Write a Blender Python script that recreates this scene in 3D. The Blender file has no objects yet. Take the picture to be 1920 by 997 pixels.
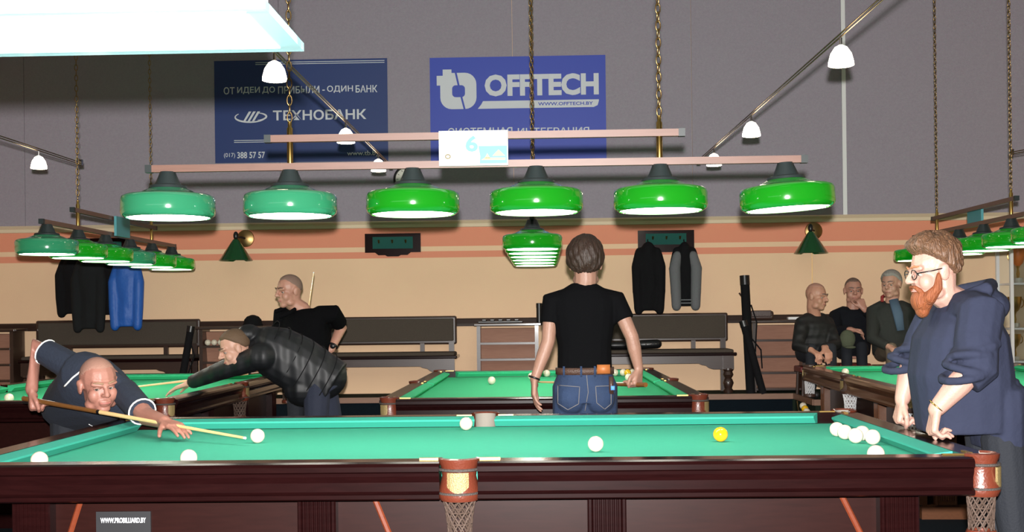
import bpy, math, random
from mathutils import Vector, Matrix
V = Vector
random.seed(7)
S = bpy.context.scene
COL = S.collection
PI = math.pi

# ---------------------------------------------------------------- camera
FPX, CAM, YAW, ROLL, SHY = 2250.0, V((.316, -5.413, 1.415)), .0261, .0119, 92.8
cam_d = bpy.data.cameras.new('camera')
cam_d.sensor_fit = 'HORIZONTAL'; cam_d.sensor_width = 36.0
cam_d.lens = 36.0 * FPX / 1920; cam_d.shift_y = SHY / 1920
cam_d.clip_start = .05; cam_d.clip_end = 60
cam = bpy.data.objects.new('camera', cam_d); COL.objects.link(cam)
cam.matrix_world = Matrix.Translation(CAM) @ Matrix.Rotation(YAW, 4, 'Z') @ Matrix.Rotation(PI / 2, 4, 'X') @ Matrix.Rotation(-ROLL, 4, 'Z')
S.camera = cam

def ray(u, v):
    c, s = math.cos(ROLL), math.sin(ROLL); a, b = u - 960, v - 498.5
    uu = c * a - s * b; vv = s * a + c * b
    x = uu / FPX; z = -(vv - SHY) / FPX
    c, s = math.cos(YAW), math.sin(YAW)
    return V((x * c - s, x * s + c, z))
def at(u, v, Y):            # point of the plane y=Y seen at pixel (u, v)
    r = ray(u, v); return CAM + r * ((Y - CAM.y) / r.y)
def atz(u, v, Z):
    r = ray(u, v); return CAM + r * ((Z - CAM.z) / r.z)

# ---------------------------------------------------------------- light
S.view_settings.view_transform = 'Standard'; S.view_settings.look = 'None'
S.view_settings.gamma = 1; S.view_settings.use_curve_mapping = False
S.view_settings.exposure = 0.0
W = bpy.data.worlds.new('world'); S.world = W; W.use_nodes = True
W.node_tree.nodes['Background'].inputs[0].default_value = (.5, .5, .55, 1)
W.node_tree.nodes['Background'].inputs[1].default_value = .02
# the photographer's flash, just above the lens
fl = bpy.data.lights.new('camera_flash', 'SPOT'); fl.energy = 4300; fl.shadow_soft_size = .025
fl.spot_size = math.radians(95); fl.spot_blend = .35; fl.color = (1, .97, .95)
flo = bpy.data.objects.new('camera_flash', fl); COL.objects.link(flo)
flo.location = CAM + V((0, -.06, .118)); flo.rotation_euler = (PI / 2, 0, YAW)
# general ceiling light of the hall
for i, (x, y) in enumerate(((-4, 1), (4, 1), (0, 5), (0, -4))):
    al = bpy.data.lights.new('hall_light', 'AREA'); al.energy = 4; al.shape = 'RECTANGLE'; al.size = 2.4; al.size_y = .6; al.color = (1, .95, .88)
    ao = bpy.data.objects.new('hall_light', al); COL.objects.link(ao); ao.location = (x, y, 5.38)
LAMP_E, PENDANT_E, TUBE_E = 18.0, 9.0, 2.6

# ---------------------------------------------------------------- materials
MATS = {}
def mat(name, col, rough=.5, metal=0, bump=0, bscale=60, var=0, vscale=8, coat=0, emit=None, es=0, spec=.5, wave=None, trans=0):
    if name in MATS: return MATS[name]
    m = bpy.data.materials.new(name); m.use_nodes = True; nt = m.node_tree; N = nt.nodes; L = nt.links
    b = N['Principled BSDF']
    b.inputs['Base Color'].default_value = (*col, 1); b.inputs['Roughness'].default_value = rough
    b.inputs['Metallic'].default_value = metal; b.inputs['Specular IOR Level'].default_value = spec
    if coat: b.inputs['Coat Weight'].default_value = coat; b.inputs['Coat Roughness'].default_value = .06
    if trans: b.inputs['Transmission Weight'].default_value = trans
    if emit: b.inputs['Emission Color'].default_value = (*emit, 1); b.inputs['Emission Strength'].default_value = es
    tc = N.new('ShaderNodeTexCoord')
    if var:
        n = N.new('ShaderNodeTexNoise'); n.inputs['Scale'].default_value = vscale; n.inputs['Detail'].default_value = 4
        L.new(tc.outputs['Object'], n.inputs['Vector'])
        mx = N.new('ShaderNodeMix'); mx.data_type = 'RGBA'
        mx.inputs[6].default_value = (*[max(0, c * (1 - var)) for c in col], 1)
        mx.inputs[7].default_value = (*[min(1, c * (1 + var)) for c in col], 1)
        L.new(n.outputs['Fac'], mx.inputs[0]); L.new(mx.outputs[2], b.inputs['Base Color'])
    h = None
    if wave:
        w = N.new('ShaderNodeTexWave'); w.bands_direction = wave[0]; w.inputs['Scale'].default_value = wave[1]; w.inputs['Distortion'].default_value = wave[2]
        L.new(tc.outputs['Object'], w.inputs['Vector']); h = w.outputs['Fac']
        bp = N.new('ShaderNodeBump'); bp.inputs['Strength'].default_value = wave[3]; bp.inputs['Distance'].default_value = .02
        L.new(h, bp.inputs['Height']); L.new(bp.outputs[0], b.inputs['Normal'])
    elif bump:
        n2 = N.new('ShaderNodeTexNoise'); n2.inputs['Scale'].default_value = bscale; n2.inputs['Detail'].default_value = 3
        L.new(tc.outputs['Object'], n2.inputs['Vector'])
        bp = N.new('ShaderNodeBump'); bp.inputs['Strength'].default_value = bump; bp.inputs['Distance'].default_value = .01
        L.new(n2.outputs['Fac'], bp.inputs['Height']); L.new(bp.outputs[0], b.inputs['Normal'])
    MATS[name] = m; return m

def wood_mat(name, a, b_, rough=.25, coat=.5, scale=3, spec=.5):
    m = bpy.data.materials.new(name); m.use_nodes = True; nt = m.node_tree; N = nt.nodes; L = nt.links
    b = N['Principled BSDF']; b.inputs['Roughness'].default_value = rough; b.inputs['Specular IOR Level'].default_value = spec
    b.inputs['Coat Weight'].default_value = coat; b.inputs['Coat Roughness'].default_value = .08
    tc = N.new('ShaderNodeTexCoord'); mp = N.new('ShaderNodeMapping'); mp.inputs['Scale'].default_value = (scale, scale * 6, scale * 9)
    n = N.new('ShaderNodeTexNoise'); n.inputs['Scale'].default_value = 2.5; n.inputs['Detail'].default_value = 6; n.inputs['Distortion'].default_value = .6
    mx = N.new('ShaderNodeMix'); mx.data_type = 'RGBA'; mx.inputs[6].default_value = (*a, 1); mx.inputs[7].default_value = (*b_, 1)
    L.new(tc.outputs['Object'], mp.inputs[0]); L.new(mp.outputs[0], n.inputs['Vector']); L.new(n.outputs['Fac'], mx.inputs[0]); L.new(mx.outputs[2], b.inputs['Base Color'])
    MATS[name] = m; return m

def hair_mat(name, a, b_, rough=.5, bump=.6):
    m = bpy.data.materials.new(name); m.use_nodes = True; nt = m.node_tree; N = nt.nodes; L = nt.links; b = N['Principled BSDF']; b.inputs['Roughness'].default_value = rough
    tc = N.new('ShaderNodeTexCoord'); mp = N.new('ShaderNodeMapping'); mp.inputs['Scale'].default_value = (90, 90, 9)
    n = N.new('ShaderNodeTexNoise'); n.inputs['Scale'].default_value = 1; n.inputs['Detail'].default_value = 3; n.inputs['Distortion'].default_value = 1.2
    mx = N.new('ShaderNodeMix'); mx.data_type = 'RGBA'; mx.inputs[6].default_value = (*a, 1); mx.inputs[7].default_value = (*b_, 1)
    bp = N.new('ShaderNodeBump'); bp.inputs['Strength'].default_value = bump; bp.inputs['Distance'].default_value = .012
    L.new(tc.outputs['Object'], mp.inputs[0]); L.new(mp.outputs[0], n.inputs['Vector']); L.new(n.outputs['Fac'], mx.inputs[0]); L.new(mx.outputs[2], b.inputs['Base Color']); L.new(n.outputs['Fac'], bp.inputs['Height']); L.new(bp.outputs[0], b.inputs['Normal'])
    MATS[name] = m; return m
def wall_mat():
    # cream plaster with two painted salmon bands
    m = mat('wall_paint', (.62, .47, .32), .8, bump=.15, bscale=90)
    nt = m.node_tree; N = nt.nodes; L = nt.links; b = N['Principled BSDF']
    tc = N.new('ShaderNodeTexCoord'); sx = N.new('ShaderNodeSeparateXYZ'); L.new(tc.outputs['Object'], sx.inputs[0])
    def band(z0, z1):
        g = N.new('ShaderNodeMath'); g.operation = 'GREATER_THAN'; g.inputs[1].default_value = z0; L.new(sx.outputs[2], g.inputs[0])
        l = N.new('ShaderNodeMath'); l.operation = 'LESS_THAN'; l.inputs[1].default_value = z1; L.new(sx.outputs[2], l.inputs[0])
        k = N.new('ShaderNodeMath'); k.operation = 'MULTIPLY'; L.new(g.outputs[0], k.inputs[0]); L.new(l.outputs[0], k.inputs[1]); return k
    k = N.new('ShaderNodeMath'); k.operation = 'ADD'; a, c = band(2.211, 2.43), band(2.083, 2.156)
    L.new(a.outputs[0], k.inputs[0]); L.new(c.outputs[0], k.inputs[1])
    n = N.new('ShaderNodeTexNoise'); n.inputs['Scale'].default_value = 1.3; n.inputs['Detail'].default_value = 5; L.new(tc.outputs['Object'], n.inputs['Vector'])
    m0 = N.new('ShaderNodeMix'); m0.data_type = 'RGBA'; m0.inputs[6].default_value = (.79, .535, .335, 1); m0.inputs[7].default_value = (.90, .615, .385, 1); L.new(n.outputs['Fac'], m0.inputs[0])
    mx = N.new('ShaderNodeMix'); mx.data_type = 'RGBA'; L.new(m0.outputs[2], mx.inputs[6]); mx.inputs[7].default_value = (.76, .285, .17, 1)
    L.new(k.outputs[0], mx.inputs[0]); L.new(mx.outputs[2], b.inputs['Base Color']); return m

M = dict(
    wall=wall_mat(), grey=mat('acoustic_panel', (.315, .28, .325), .95, bump=.6, bscale=140, var=.12, vscale=40),
    cream=mat('cream_trim', (.72, .58, .40), .6), white=mat('white_paint', (.75, .75, .74), .4), ceil=mat('ceiling_paint', (.4, .39, .38), .9),
    carpet=mat('carpet', (.004, .008, .012), .95, bump=.5, bscale=300, var=.3, vscale=90, spec=.1),
    carpet2=mat('platform_carpet', (.014, .022, .014), .95, spec=.1, bump=.5, bscale=300, var=.3, vscale=90),
    mahog=wood_mat('mahogany', (.005, .0011, .0012), (.013, .003, .003), .2, .14, spec=.2), mahog2=wood_mat('mahogany_panel', (.009, .002, .0016), (.018, .0045, .0035), .36, 0, spec=.13),
    walnut=wood_mat('walnut', (.075, .028, .012), (.13, .05, .022), .3, .5), dark=wood_mat('dark_wood', (.022, .011, .008), (.045, .022, .015), .35, .35),
    board=wood_mat('shelf_board', (.27, .13, .085), (.40, .21, .145), .35, .4), oak=wood_mat('lamp_bar_wood', (.10, .048, .033), (.155, .078, .056), .45, .1), edge=wood_mat('step_edge', (.16, .08, .045), (.24, .12, .07), .5, .1),
    inlay=wood_mat('orange_wood', (.10, .018, .006), (.15, .03, .01), .35, .3),
    cloth=mat('billiard_cloth', (.045, .385, .26), .85, bump=.08, bscale=500, var=.05, vscale=30, spec=.25), cush_shaded=mat('cushion_cloth_shaded', (.035, .32, .24), .85, bump=.08, bscale=500, spec=.25), cloth2=mat('billiard_cloth_deep', (.032, .42, .19), .85, bump=.08, bscale=500, var=.05, vscale=30, spec=.25),  # cushion cloth darker than the bed: shade on upright faces put into colour
    leather=mat('red_leather', (.11, .024, .012), .35, bump=.2, bscale=120, coat=.3), leather_in=mat('suede', (.22, .2, .17), .9), leather_d=mat('brown_leather', (.05, .025, .018), .4, bump=.2, bscale=120),
    cord=mat('net_cord', (.06, .036, .025), .8), cordw=mat('white_net_cord', (.6, .6, .6), .8), braid=mat('braid', (.05, .04, .035), .7, bump=.6, bscale=200),
    brass=mat('brass', (.50, .33, .10), .3, 1), brassd=mat('aged_brass', (.27, .175, .07), .35, 1), gold=mat('plaque_gold', (.27, .20, .085), .45, .4, bump=.4, bscale=220),
    chrome=mat('steel', (.6, .6, .6), .2, 1), black=mat('black_plastic', (.006, .006, .007), .35), blackm=mat('black_fabric', (.005, .005, .006), .9, bump=.4, bscale=120, spec=.2), cap=mat('lamp_cap', (.014, .02, .02), .4),
    ball=mat('ivory_ball', (.66, .60, .47), .15, coat=.5), yball=mat('yellow_ball', (.72, .40, .008), .15, coat=.5),
    shade=mat('green_glass', (.006, .12, .006), .12, coat=1, emit=(.0, .30, .004), es=.42), shade_daylight=mat('green_glass_daylight', (.022, .15, .075), .12, coat=1, emit=(.01, .25, .08), es=.25), shaded=mat('dark_green_glass', (.004, .06, .015), .2, coat=.6),  # second green: teal cast of daylight bulbs put into the glass colour
    diffuser=mat('lamp_diffuser', (.9, .9, .85), .5, emit=(1, .95, .82), es=LAMP_E), pend=mat('pendant_glass', (.9, .88, .8), .4, emit=(1, .88, .68), es=PENDANT_E), tube=mat('tube_diffuser', (.95, .95, .95), .4, emit=(.93, 1, .98), es=TUBE_E),
    glass_edge=mat('glass_rim', (.35, .55, .55), .1, trans=.4, emit=(.3, .55, .55), es=.25),
    uphol=mat('bench_upholstery', (.055, .042, .03), .85, bump=.3, bscale=160, var=.15, vscale=60), red=mat('red_vinyl', (.12, .012, .01), .35),
    blue1=mat('poster_navy', (.012, .035, .15), .55), blue2=mat('poster_blue', (.03, .06, .42), .5), print=mat('poster_print', (.62, .64, .68), .6), plate=mat('number_board', (.36, .38, .33), .5), teal=mat('board_teal', (.06, .24, .26), .5), yellow=mat('board_yellow', (.4, .36, .14), .5), sign=mat('black_sign', (.015, .015, .017), .4),
    green_felt=mat('rack_felt', (.005, .075, .06), .9), clockface=mat('clock_face', (.6, .58, .5), .5),
    glass=mat('cabinet_glass', (.9, .95, .95), .02, trans=1), orange=mat('trophy_orange', (.75, .2, .04), .4), cue=wood_mat('cue_maple', (.62, .40, .17), (.72, .50, .24), .3, .4), cueb=wood_mat('cue_butt', (.12, .05, .013), (.2, .08, .022), .3, .5), blue_chalk=mat('chalk', (.1, .3, .7), .8),
)

# ---------------------------------------------------------------- mesh helpers
class MB:
    def __init__(s): s.v = []; s.f = []
    def add(s, vs, fs):
        o = len(s.v); s.v += [tuple(p) for p in vs]; s.f += [tuple(i + o for i in f) for f in fs]; return s
    def box(s, c, d, R=None):
        h = [x / 2 for x in d]; c = V(c)
        vs = [V((x * h[0], y * h[1], z * h[2])) for x in (-1, 1) for y in (-1, 1) for z in (-1, 1)]
        if R: vs = [R @ p for p in vs]
        return s.add([p + c for p in vs], [(0, 1, 3, 2), (4, 6, 7, 5), (0, 4, 5, 1), (2, 3, 7, 6), (0, 2, 6, 4), (1, 5, 7, 3)])
    def bb(s, a, b): return s.box([(p + q) / 2 for p, q in zip(a, b)], [abs(q - p) for p, q in zip(a, b)])
    def rings(s, rs, close=False, cap=True):
        n = len(rs[0]); vs = [p for r in rs for p in r]; fs = []; m = len(rs)
        for i in range(m if close else m - 1):
            for k in range(n):
                a, b = i * n + k, i * n + (k + 1) % n; c, d = ((i + 1) % m) * n + (k + 1) % n, ((i + 1) % m) * n + k
                fs.append((a, b, c, d))
        if cap and not close: fs += [tuple(range(n))[::-1], tuple(range((m - 1) * n, m * n))]
        return s.add(vs, fs)
    def tube(s, path, rad, n=10, side=None, flat=1.0, rnd=False):
        P = [V(p) for p in path]; m = len(P)
        R = list(rad) if hasattr(rad, '__len__') else [rad] * m
        sd = V(side) if side is not None else None; rs = []
        T = []
        for i in range(m):
            t = (P[min(i + 1, m - 1)] - P[max(i - 1, 0)]); T.append(t.normalized() if t.length > 1e-9 else V((0, 0, 1)))
        if sd is None:
            sd = V((0, 0, 1)) if abs(T[0].z) < .9 else V((1, 0, 0))
        pts = [(P[i], T[i], R[i]) for i in range(m)]
        if rnd:
            pts = pts0 = [(P[0] - T[0] * R[0] * .92, T[0], R[0] * .35), (P[0] - T[0] * R[0] * .6, T[0], R[0] * .78)] + pts + [(P[-1] + T[-1] * R[-1] * .6, T[-1], R[-1] * .78), (P[-1] + T[-1] * R[-1] * .92, T[-1], R[-1] * .35)]
            if rnd == 'start': pts = pts0[:-2]
        for p, t, r in pts:
            a = sd - t * sd.dot(t)
            if a.length < 1e-5: a = t.orthogonal()
            a.normalize(); b = t.cross(a)
            sd = a
            rs.append([p + a * (r * math.cos(2 * PI * k / n)) + b * (r * flat * math.sin(2 * PI * k / n)) for k in range(n)])
        return s.rings(rs)
    def lathe(s, prof, c=(0, 0, 0), n=24, a0=0, a1=2 * PI, R=None):
        full = abs(a1 - a0 - 2 * PI) < 1e-6; c = V(c); m = n if full else n + 1
        vs = []; fs = []
        for r, z in prof:
            for k in range(m):
                a = a0 + (a1 - a0) * k / n; p = V((r * math.cos(a), r * math.sin(a), z)); vs.append((R @ p if R else p) + c)
        for i in range(len(prof) - 1):
            for k in range(n):
                k2 = (k + 1) % m if full else k + 1
                fs.append((i * m + k, i * m + k2, (i + 1) * m + k2, (i + 1) * m + k))
        return s.add(vs, fs)
    def prism(s, poly, A, B, fn):                 # poly of 2D points swept from A to B; fn(pt, t) -> 3D
        return s.rings([[fn(q, A) for q in poly], [fn(q, B) for q in poly]])
    def ell(s, c, r, R=None, n=14, m=9):
        c = V(c); r = r if hasattr(r, '__len__') else (r, r, r); rs = []
        for i in range(m + 1):
            th = .06 + (PI - .12) * i / m
            ring = [V((r[0] * math.sin(th) * math.cos(2 * PI * k / n), r[1] * math.sin(th) * math.sin(2 * PI * k / n), r[2] * math.cos(th))) for k in range(n)]
            rs.append([(R @ p if R else p) + c for p in ring])
        return s.rings(rs)
    def mesh(s, name):
        me = bpy.data.meshes.new(name); me.from_pydata(s.v, [], s.f); me.validate(); me.update(); return me

def link(name, me, m=None, parent=None, smooth=False, loc=None):
    o = bpy.data.objects.new(name, me); COL.objects.link(o)
    if m is not None and me is not None and not me.materials: me.materials.append(m)
    if smooth and me is not None: me.polygons.foreach_set('use_smooth', [True] * len(me.polygons))
    if parent is not None: o.parent = parent
    if loc is not None: o.location = loc
    return o
def fix_normals(me):
    import bmesh
    bm = bmesh.new(); bm.from_mesh(me); bmesh.ops.recalc_face_normals(bm, faces=bm.faces); bm.to_mesh(me); bm.free()
def obj(name, mb, m, parent=None, smooth=False, loc=None, bevel=0):
    me = mb.mesh(name); fix_normals(me); o = link(name, me, m, parent, smooth, loc)
    if bevel:
        b = o.modifiers.new('bevel', 'BEVEL'); b.width = bevel; b.segments = 2; b.limit_method = 'ANGLE'
    if smooth:
        try: me.set_sharp_from_angle(angle=math.radians(42))
        except Exception: pass
    return o
def tag(o, label, cat=None, group=None, kind=None):
    if label: o['label'] = label
    if cat: o['category'] = cat
    if group: o['group'] = group
    if kind: o['kind'] = kind
    return o
def thing(name, label, cat, loc=(0, 0, 0), rz=0, group=None):
    o = bpy.data.objects.new(name, None); COL.objects.link(o); o.empty_display_size = .1
    o.location = loc; o.rotation_euler = (0, 0, rz); return tag(o, label, cat, group)
def struct(name, mb, m, label=None):
    o = obj(name, mb, m); o['kind'] = 'structure'
    if label: o['label'] = label
    return o
def copy_tree(o, parent=None):
    c = o.copy(); COL.objects.link(c); c.parent = parent
    for ch in list(o.children): copy_tree(ch, c)
    return c
def text(name, s, x0, x1, z0, z1, y, m, parent=None, bold=0, shear=0, off=V((0, 0, 0)), thick=.0015):
    cu = bpy.data.curves.new('t', 'FONT'); cu.body = s; cu.size = 1; cu.extrude = .01; cu.offset = bold; cu.shear = shear; cu.resolution_u = 3
    o = bpy.data.objects.new('t', cu); COL.objects.link(o); bpy.context.view_layer.update()
    me = bpy.data.meshes.new_from_object(o.evaluated_get(bpy.context.evaluated_depsgraph_get()))
    bpy.data.objects.remove(o)
    xs = [v.co.x for v in me.vertices]; ys = [v.co.y for v in me.vertices]
    ax, bx, ay, by = min(xs), max(xs), min(ys), max(ys)
    for v in me.vertices:
        c = v.co
        v.co = V((x0 + (c.x - ax) / (bx - ax) * (x1 - x0), y - c.z / .01 * thick, z0 + (c.y - ay) / (by - ay) * (z1 - z0))) - off
    me.materials.clear(); me.name = name
    return link(name, me, m, parent)

# ---------------------------------------------------------------- room
WY, PE, PZ = 8.2, 7.5, .545
struct('floor', MB().bb((-8, -8, -.1), (8, 8.4, 0)), M['carpet'])
struct('ceiling', MB().bb((-8, -8, 5.5), (8, 8.4, 5.6)), M['ceil'])
wall = struct('wall_back', MB().bb((-8, WY, 0), (8, WY + .2, 5.5)), M['wall'])
struct('wall_left', MB().bb((-8.2, -8, 0), (-8, 8.4, 5.5)), M['wall'])
struct('wall_right', MB().bb((8, -8, 0), (8.2, 8.4, 5.5)), M['wall'])
struct('wall_front', MB().bb((-8, -8.2, 0), (8, -8, 5.5)), M['wall'])
seams = [-8, -5.6, -4.15, -2.66, -.0, 2.02, 3.70, 5.9, 8]
for a, b in zip(seams[:-1], seams[1:]):                                # grey acoustic panels of the upper wall
    obj('wall_panel', MB().bb((a + .002, WY - .02, 2.50), (b - .002, WY, 5.5)), M['grey'], wall)
struct('trim_1', MB().prism([(0, 2.425), (0, 2.505), (-.03, 2.505), (-.045, 2.49), (-.02, 2.465), (-.012, 2.43)], -8, 8, lambda q, t: V((t, WY + q[0], q[1]))), M['cream'])
struct('trim_2', MB().bb((3.70, WY - .03, 2.5), (3.745, WY - .015, 5.5)), M['white'])
struct('trim_3', MB().prism([(0, 1.30), (0, 1.39), (-.03, 1.39), (-.04, 1.375), (-.03, 1.33), (-.025, 1.30)], -8, 8, lambda q, t: V((t, WY + q[0], q[1]))), M['dark'])
pf = MB().bb((-8, PE, 0), (8, WY, PZ)); pf.bb((3.0, 6.55, 0), (8, PE, PZ - .001))
struct('platform', pf, M['carpet2'])
pe = MB().bb((-8, PE - .03, PZ - .055), (2.98, PE, PZ + .004)); pe.bb((2.98, 6.52, PZ - .055), (8, 6.55, PZ + .003)); pe.bb((2.97, 6.55, PZ - .055), (3.0, PE, PZ + .003))
struct('trim_4', pe, M['edge'])
struct('trim_5', MB().bb((-8, PE - .004, .0), (2.97, PE, PZ - .055)), M['carpet'])

# ---------------------------------------------------------------- billiard tables
TL, TW, NOSE, RT, BED = 1.795, .8875, .87, .886, .828
def table(label, loc, rz, cloth, wood, net_mat, pocket_mat, body_mat, front=False, plate=False):
    T = thing('billiard_table', label, 'billiard table', loc, rz)
    obj('bed', MB().bb((-TL - .05, -TW - .05, BED - .05), (TL + .05, TW + .05, BED)), cloth, T)
    cp = [(0, NOSE + .001), (0, NOSE - .008), (.028, BED + .004), (.06, BED + .002), (.06, RT - .002), (.03, NOSE + .008)]
    KO = .92; rp = [(o * KO, z) for o, z in [(.063, .80), (.063, RT), (.170, RT), (.190, RT - .005), (.200, RT - .016), (.200, RT - .034), (.189, RT - .040), (.187, RT - .052), (.176, RT - .075), (.176, RT - .108), (.186, RT - .114), (.197, RT - .118), (.197, RT - .132), (.186, RT - .138), (.063, RT - .138)]]
    segs = [(0, -1, -TL, 0), (0, -1, 0, TL), (0, 1, -TL, 0), (0, 1, 0, TL), (1, -1, -TW, TW), (1, 1, -TW, TW)]
    for ax, sg, a, b in segs:
        def P(o, z, t, ax=ax, sg=sg): return V((t, sg * (TW + o), z)) if ax == 0 else V((sg * (TL + o), t, z))
        ga = .075 if (ax or a < 0) else .052; gb = .075 if (ax or b > 0) else .052
        mb = MB()                                     # cushion with jaws opening into the pocket
        rs = []
        for t, e in ((a + ga, 1), (b - gb, -1)):
            corner = abs(t) > .2
            rs.append([P(o, z, t + (-e if corner else e) * (o * .55 if corner else o * .15)) for o, z in cp])
        obj('cushion', mb.rings(rs), M['cush_shaded'] if front else cloth, T)
        ra = .10 if (ax or a < 0) else .072; rb = .10 if (ax or b > 0) else .072
        if ax: ra = rb = -.062
        else:
            ra = -.062 if a < 0 else .07; rb = -.062 if b > 0 else .07
        obj('rail', MB().rings([[P(o, z, a + ra) for o, z in rp], [P(o, z, b - rb) for o, z in rp]]), wood, T)
    # pockets
    for px, py in ((-1, -1), (0, -1), (1, -1), (-1, 1), (0, 1), (1, 1)):
        corner = px != 0
        cx, cy = px * (TL + .108), py * (TW + (.108 if corner else .122)); ang = math.atan2(py, px)
        R0, half = (.057, 2.1) if corner else (.067, 1.62)
        zt, zb = RT + .008, RT - .145
        prof = [(R0 + .002, zb), (R0 + .012, zb + .02), (R0 + .006, zb + .045), (R0 - .004, zb + .09), (R0, zt - .03), (R0 + .008, zt - .012), (R0 + .010, zt), (R0 - .002, zt + .004), (R0 - .012, zt - .004)]
        lm = MB().lathe(prof, (cx, cy, 0), 18, ang - half, ang + half)
        pk = obj('pocket', lm, pocket_mat, T, True)
        obj('pocket_liner', MB().lathe([(R0 - .012, zt - .004), (R0 - .014, zb + .03), (R0 - .03, zb)], (cx, cy, 0), 14, ang - half, ang + half), M['leather_in'], pk, True)
        for zz in (zt - .038, zb + .028):
            path = [V((cx + (R0 + .008) * math.cos(ang - half + 2 * half * k / 16), cy + (R0 + .008) * math.sin(ang - half + 2 * half * k / 16), zz)) for k in range(17)]
            obj('braided_cord', MB().tube(path, .0055, 6), M['braid'], pk, True)
        pl = MB(); n = 6; w = .42 if corner else .52
        rs = []
        for k in range(n + 1):
            a = ang - w + 2 * w * k / n + (.25 if corner else 0); low = .022 * (1 - abs(2 * k / n - 1) ** 2)
            c, s = math.cos(a), math.sin(a); r1, r2 = R0 + .003, R0 + .0125
            rs.append([V((cx + r * c, cy + r * s, z)) for r, z in ((r1, zb + .055 - low), (r2, zb + .055 - low), (r2, zt - .046), (r1, zt - .046))])
        obj('brass_plaque', pl.rings(rs), M['gold'], pk)
        # net bag and its leather ring
        nb, nr0, nr1, zl = MB(), R0 - .008, 0.044, zb - .125
        ns = 12
        def npt(a, t): 
            r = nr0 + (nr1 - nr0) * (1 - (1 - t) ** 2.2); return V((cx + r * math.cos(a), cy + r * math.sin(a), zb + (zl - zb) * t))
        for k in range(ns):
            for d in (-1, 1):
                nb.tube([npt(2 * PI * k / ns + d * t / 5 * 1.6, t / 5) for t in range(6)], .0032, 4)
        for t in (.0, .35, .7): nb.tube([npt(2 * PI * k / 14, t) for k in range(15)], .003, 4)
        obj('net', nb, net_mat, pk)
        obj('net_ring', MB().lathe([(nr1 - .006, zl - .03), (nr1 + .010, zl - .028), (nr1 + .012, zl - .012), (nr1 + .006, zl), (nr1 - .008, zl), (nr1 - .006, zl - .03)], (cx, cy, 0), 18), pocket_mat, pk, True)
        for e in (-1, 1):                              # brass jaw strips on the rail beside the pocket
            if corner:
                q = V((px * (TL + .055), py * (TW + .055), RT)); d = V((-px, 0, 0)) if e < 0 else V((0, -py, 0))
                q2 = q + V((0, py * .035, 0)) if e < 0 else q + V((px * .035, 0, 0))
            else:
                q2 = V((0, py * (TW + .075), RT)) + V((e * .07, 0, 0)); d = V((e, 0, 0))
            obj('jaw_strip', MB().box(q2 + d * .04 + V((0, 0, .001)), (.08 if abs(d.x) > .5 else .016, .016 if abs(d.x) > .5 else .08, .007)), M['brass'], pk)
    # cabinet body with recessed panels, fluted legs
    bx, by = TL - .13, TW - .02
    obj('body', MB().bb((-bx, -by, .10), (bx, by, .80)), body_mat, T)
    obj('plinth', MB().bb((-bx - .03, -by - .03, 0), (bx + .03, by + .03, .10)), wood, T)
    def leg(x, y, face):
        mb = MB(); w = .145
        if face == 'y':
            sg = 1 if y > 0 else -1
            mb.bb((x - w / 2, y - .03, .10), (x + w / 2, y + .03, .755))
            for k in range(7): mb.tube([(x - .048 + k * .016, y + sg * .03, .13), (x - .048 + k * .016, y + sg * .03, .73)], .0062, 6)
            for e in (-1, 1): mb.tube([(x + e * .063, y + sg * .03, .10), (x + e * .063, y + sg * .03, .752)], .009, 6)
        else:
            sg = 1 if x > 0 else -1
            mb.bb((x - .03, y - w / 2, .10), (x + .03, y + w / 2, .755))
            for k in range(7): mb.tube([(x + sg * .03, y - .048 + k * .016, .13), (x + sg * .03, y - .048 + k * .016, .73)], .0062, 6)
            for e in (-1, 1): mb.tube([(x + sg * .03, y + e * .063, .10), (x + sg * .03, y + e * .063, .752)], .009, 6)
        obj('leg', mb, wood, T)
    for sy in (-1, 1):
        for x in (-1.63, -.545, .545, 1.63): leg(x, sy * (by + .025), 'y')
    for sx in (-1, 1):
        for y in (-.74, .74): leg(sx * (bx + .025), y, 'x')
    if front:
        for x0, x1 in ((-1.45, -1.55), (-.34, -.22), (1.415, 1.56)):
            obj('inlay_strip', MB().tube([(x0, -by - .012, .75), (x1, -by - .012, .45)], .011, 6, flat=.5), M['inlay'], T)
        sg = obj('sign_plate', MB().bb((-1.40, -by - .008, .55), (-1.19, -by, .685)), M['sign'], T)
        text('lettering', 'WWW.PROBILLIARD.BY', -1.382, -1.208, .642, .662, -by - .009, M['print'], sg, .015)
    if plate:
        pp = obj('maker_plate', MB().bb((-bx - .008, .30, .56), (-bx, .42, .635)), M['gold'], T)
    return T
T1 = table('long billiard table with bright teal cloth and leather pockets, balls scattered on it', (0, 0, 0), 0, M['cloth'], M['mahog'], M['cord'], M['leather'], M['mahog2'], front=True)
T2 = table('billiard table behind the man in black t-shirt, short end facing the long table', (.31, 4.25, 0), PI / 2, M['cloth2'], M['mahog'], M['cord'], M['leather'], M['mahog2'])
T3 = table('billiard table with white pocket nets beside the man in hoodie', (3.83, 4.45, 0), PI / 2 - .04, M['cloth2'], M['walnut'], M['cordw'], M['leather_d'], M['mahog2'])
T4 = table('billiard table that the man in quilted jacket bends over', (-3.2, 4.4, 0), PI / 2, M['cloth2'], M['mahog'], M['cord'], M['leather'], M['mahog2'], plate=True)

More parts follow.
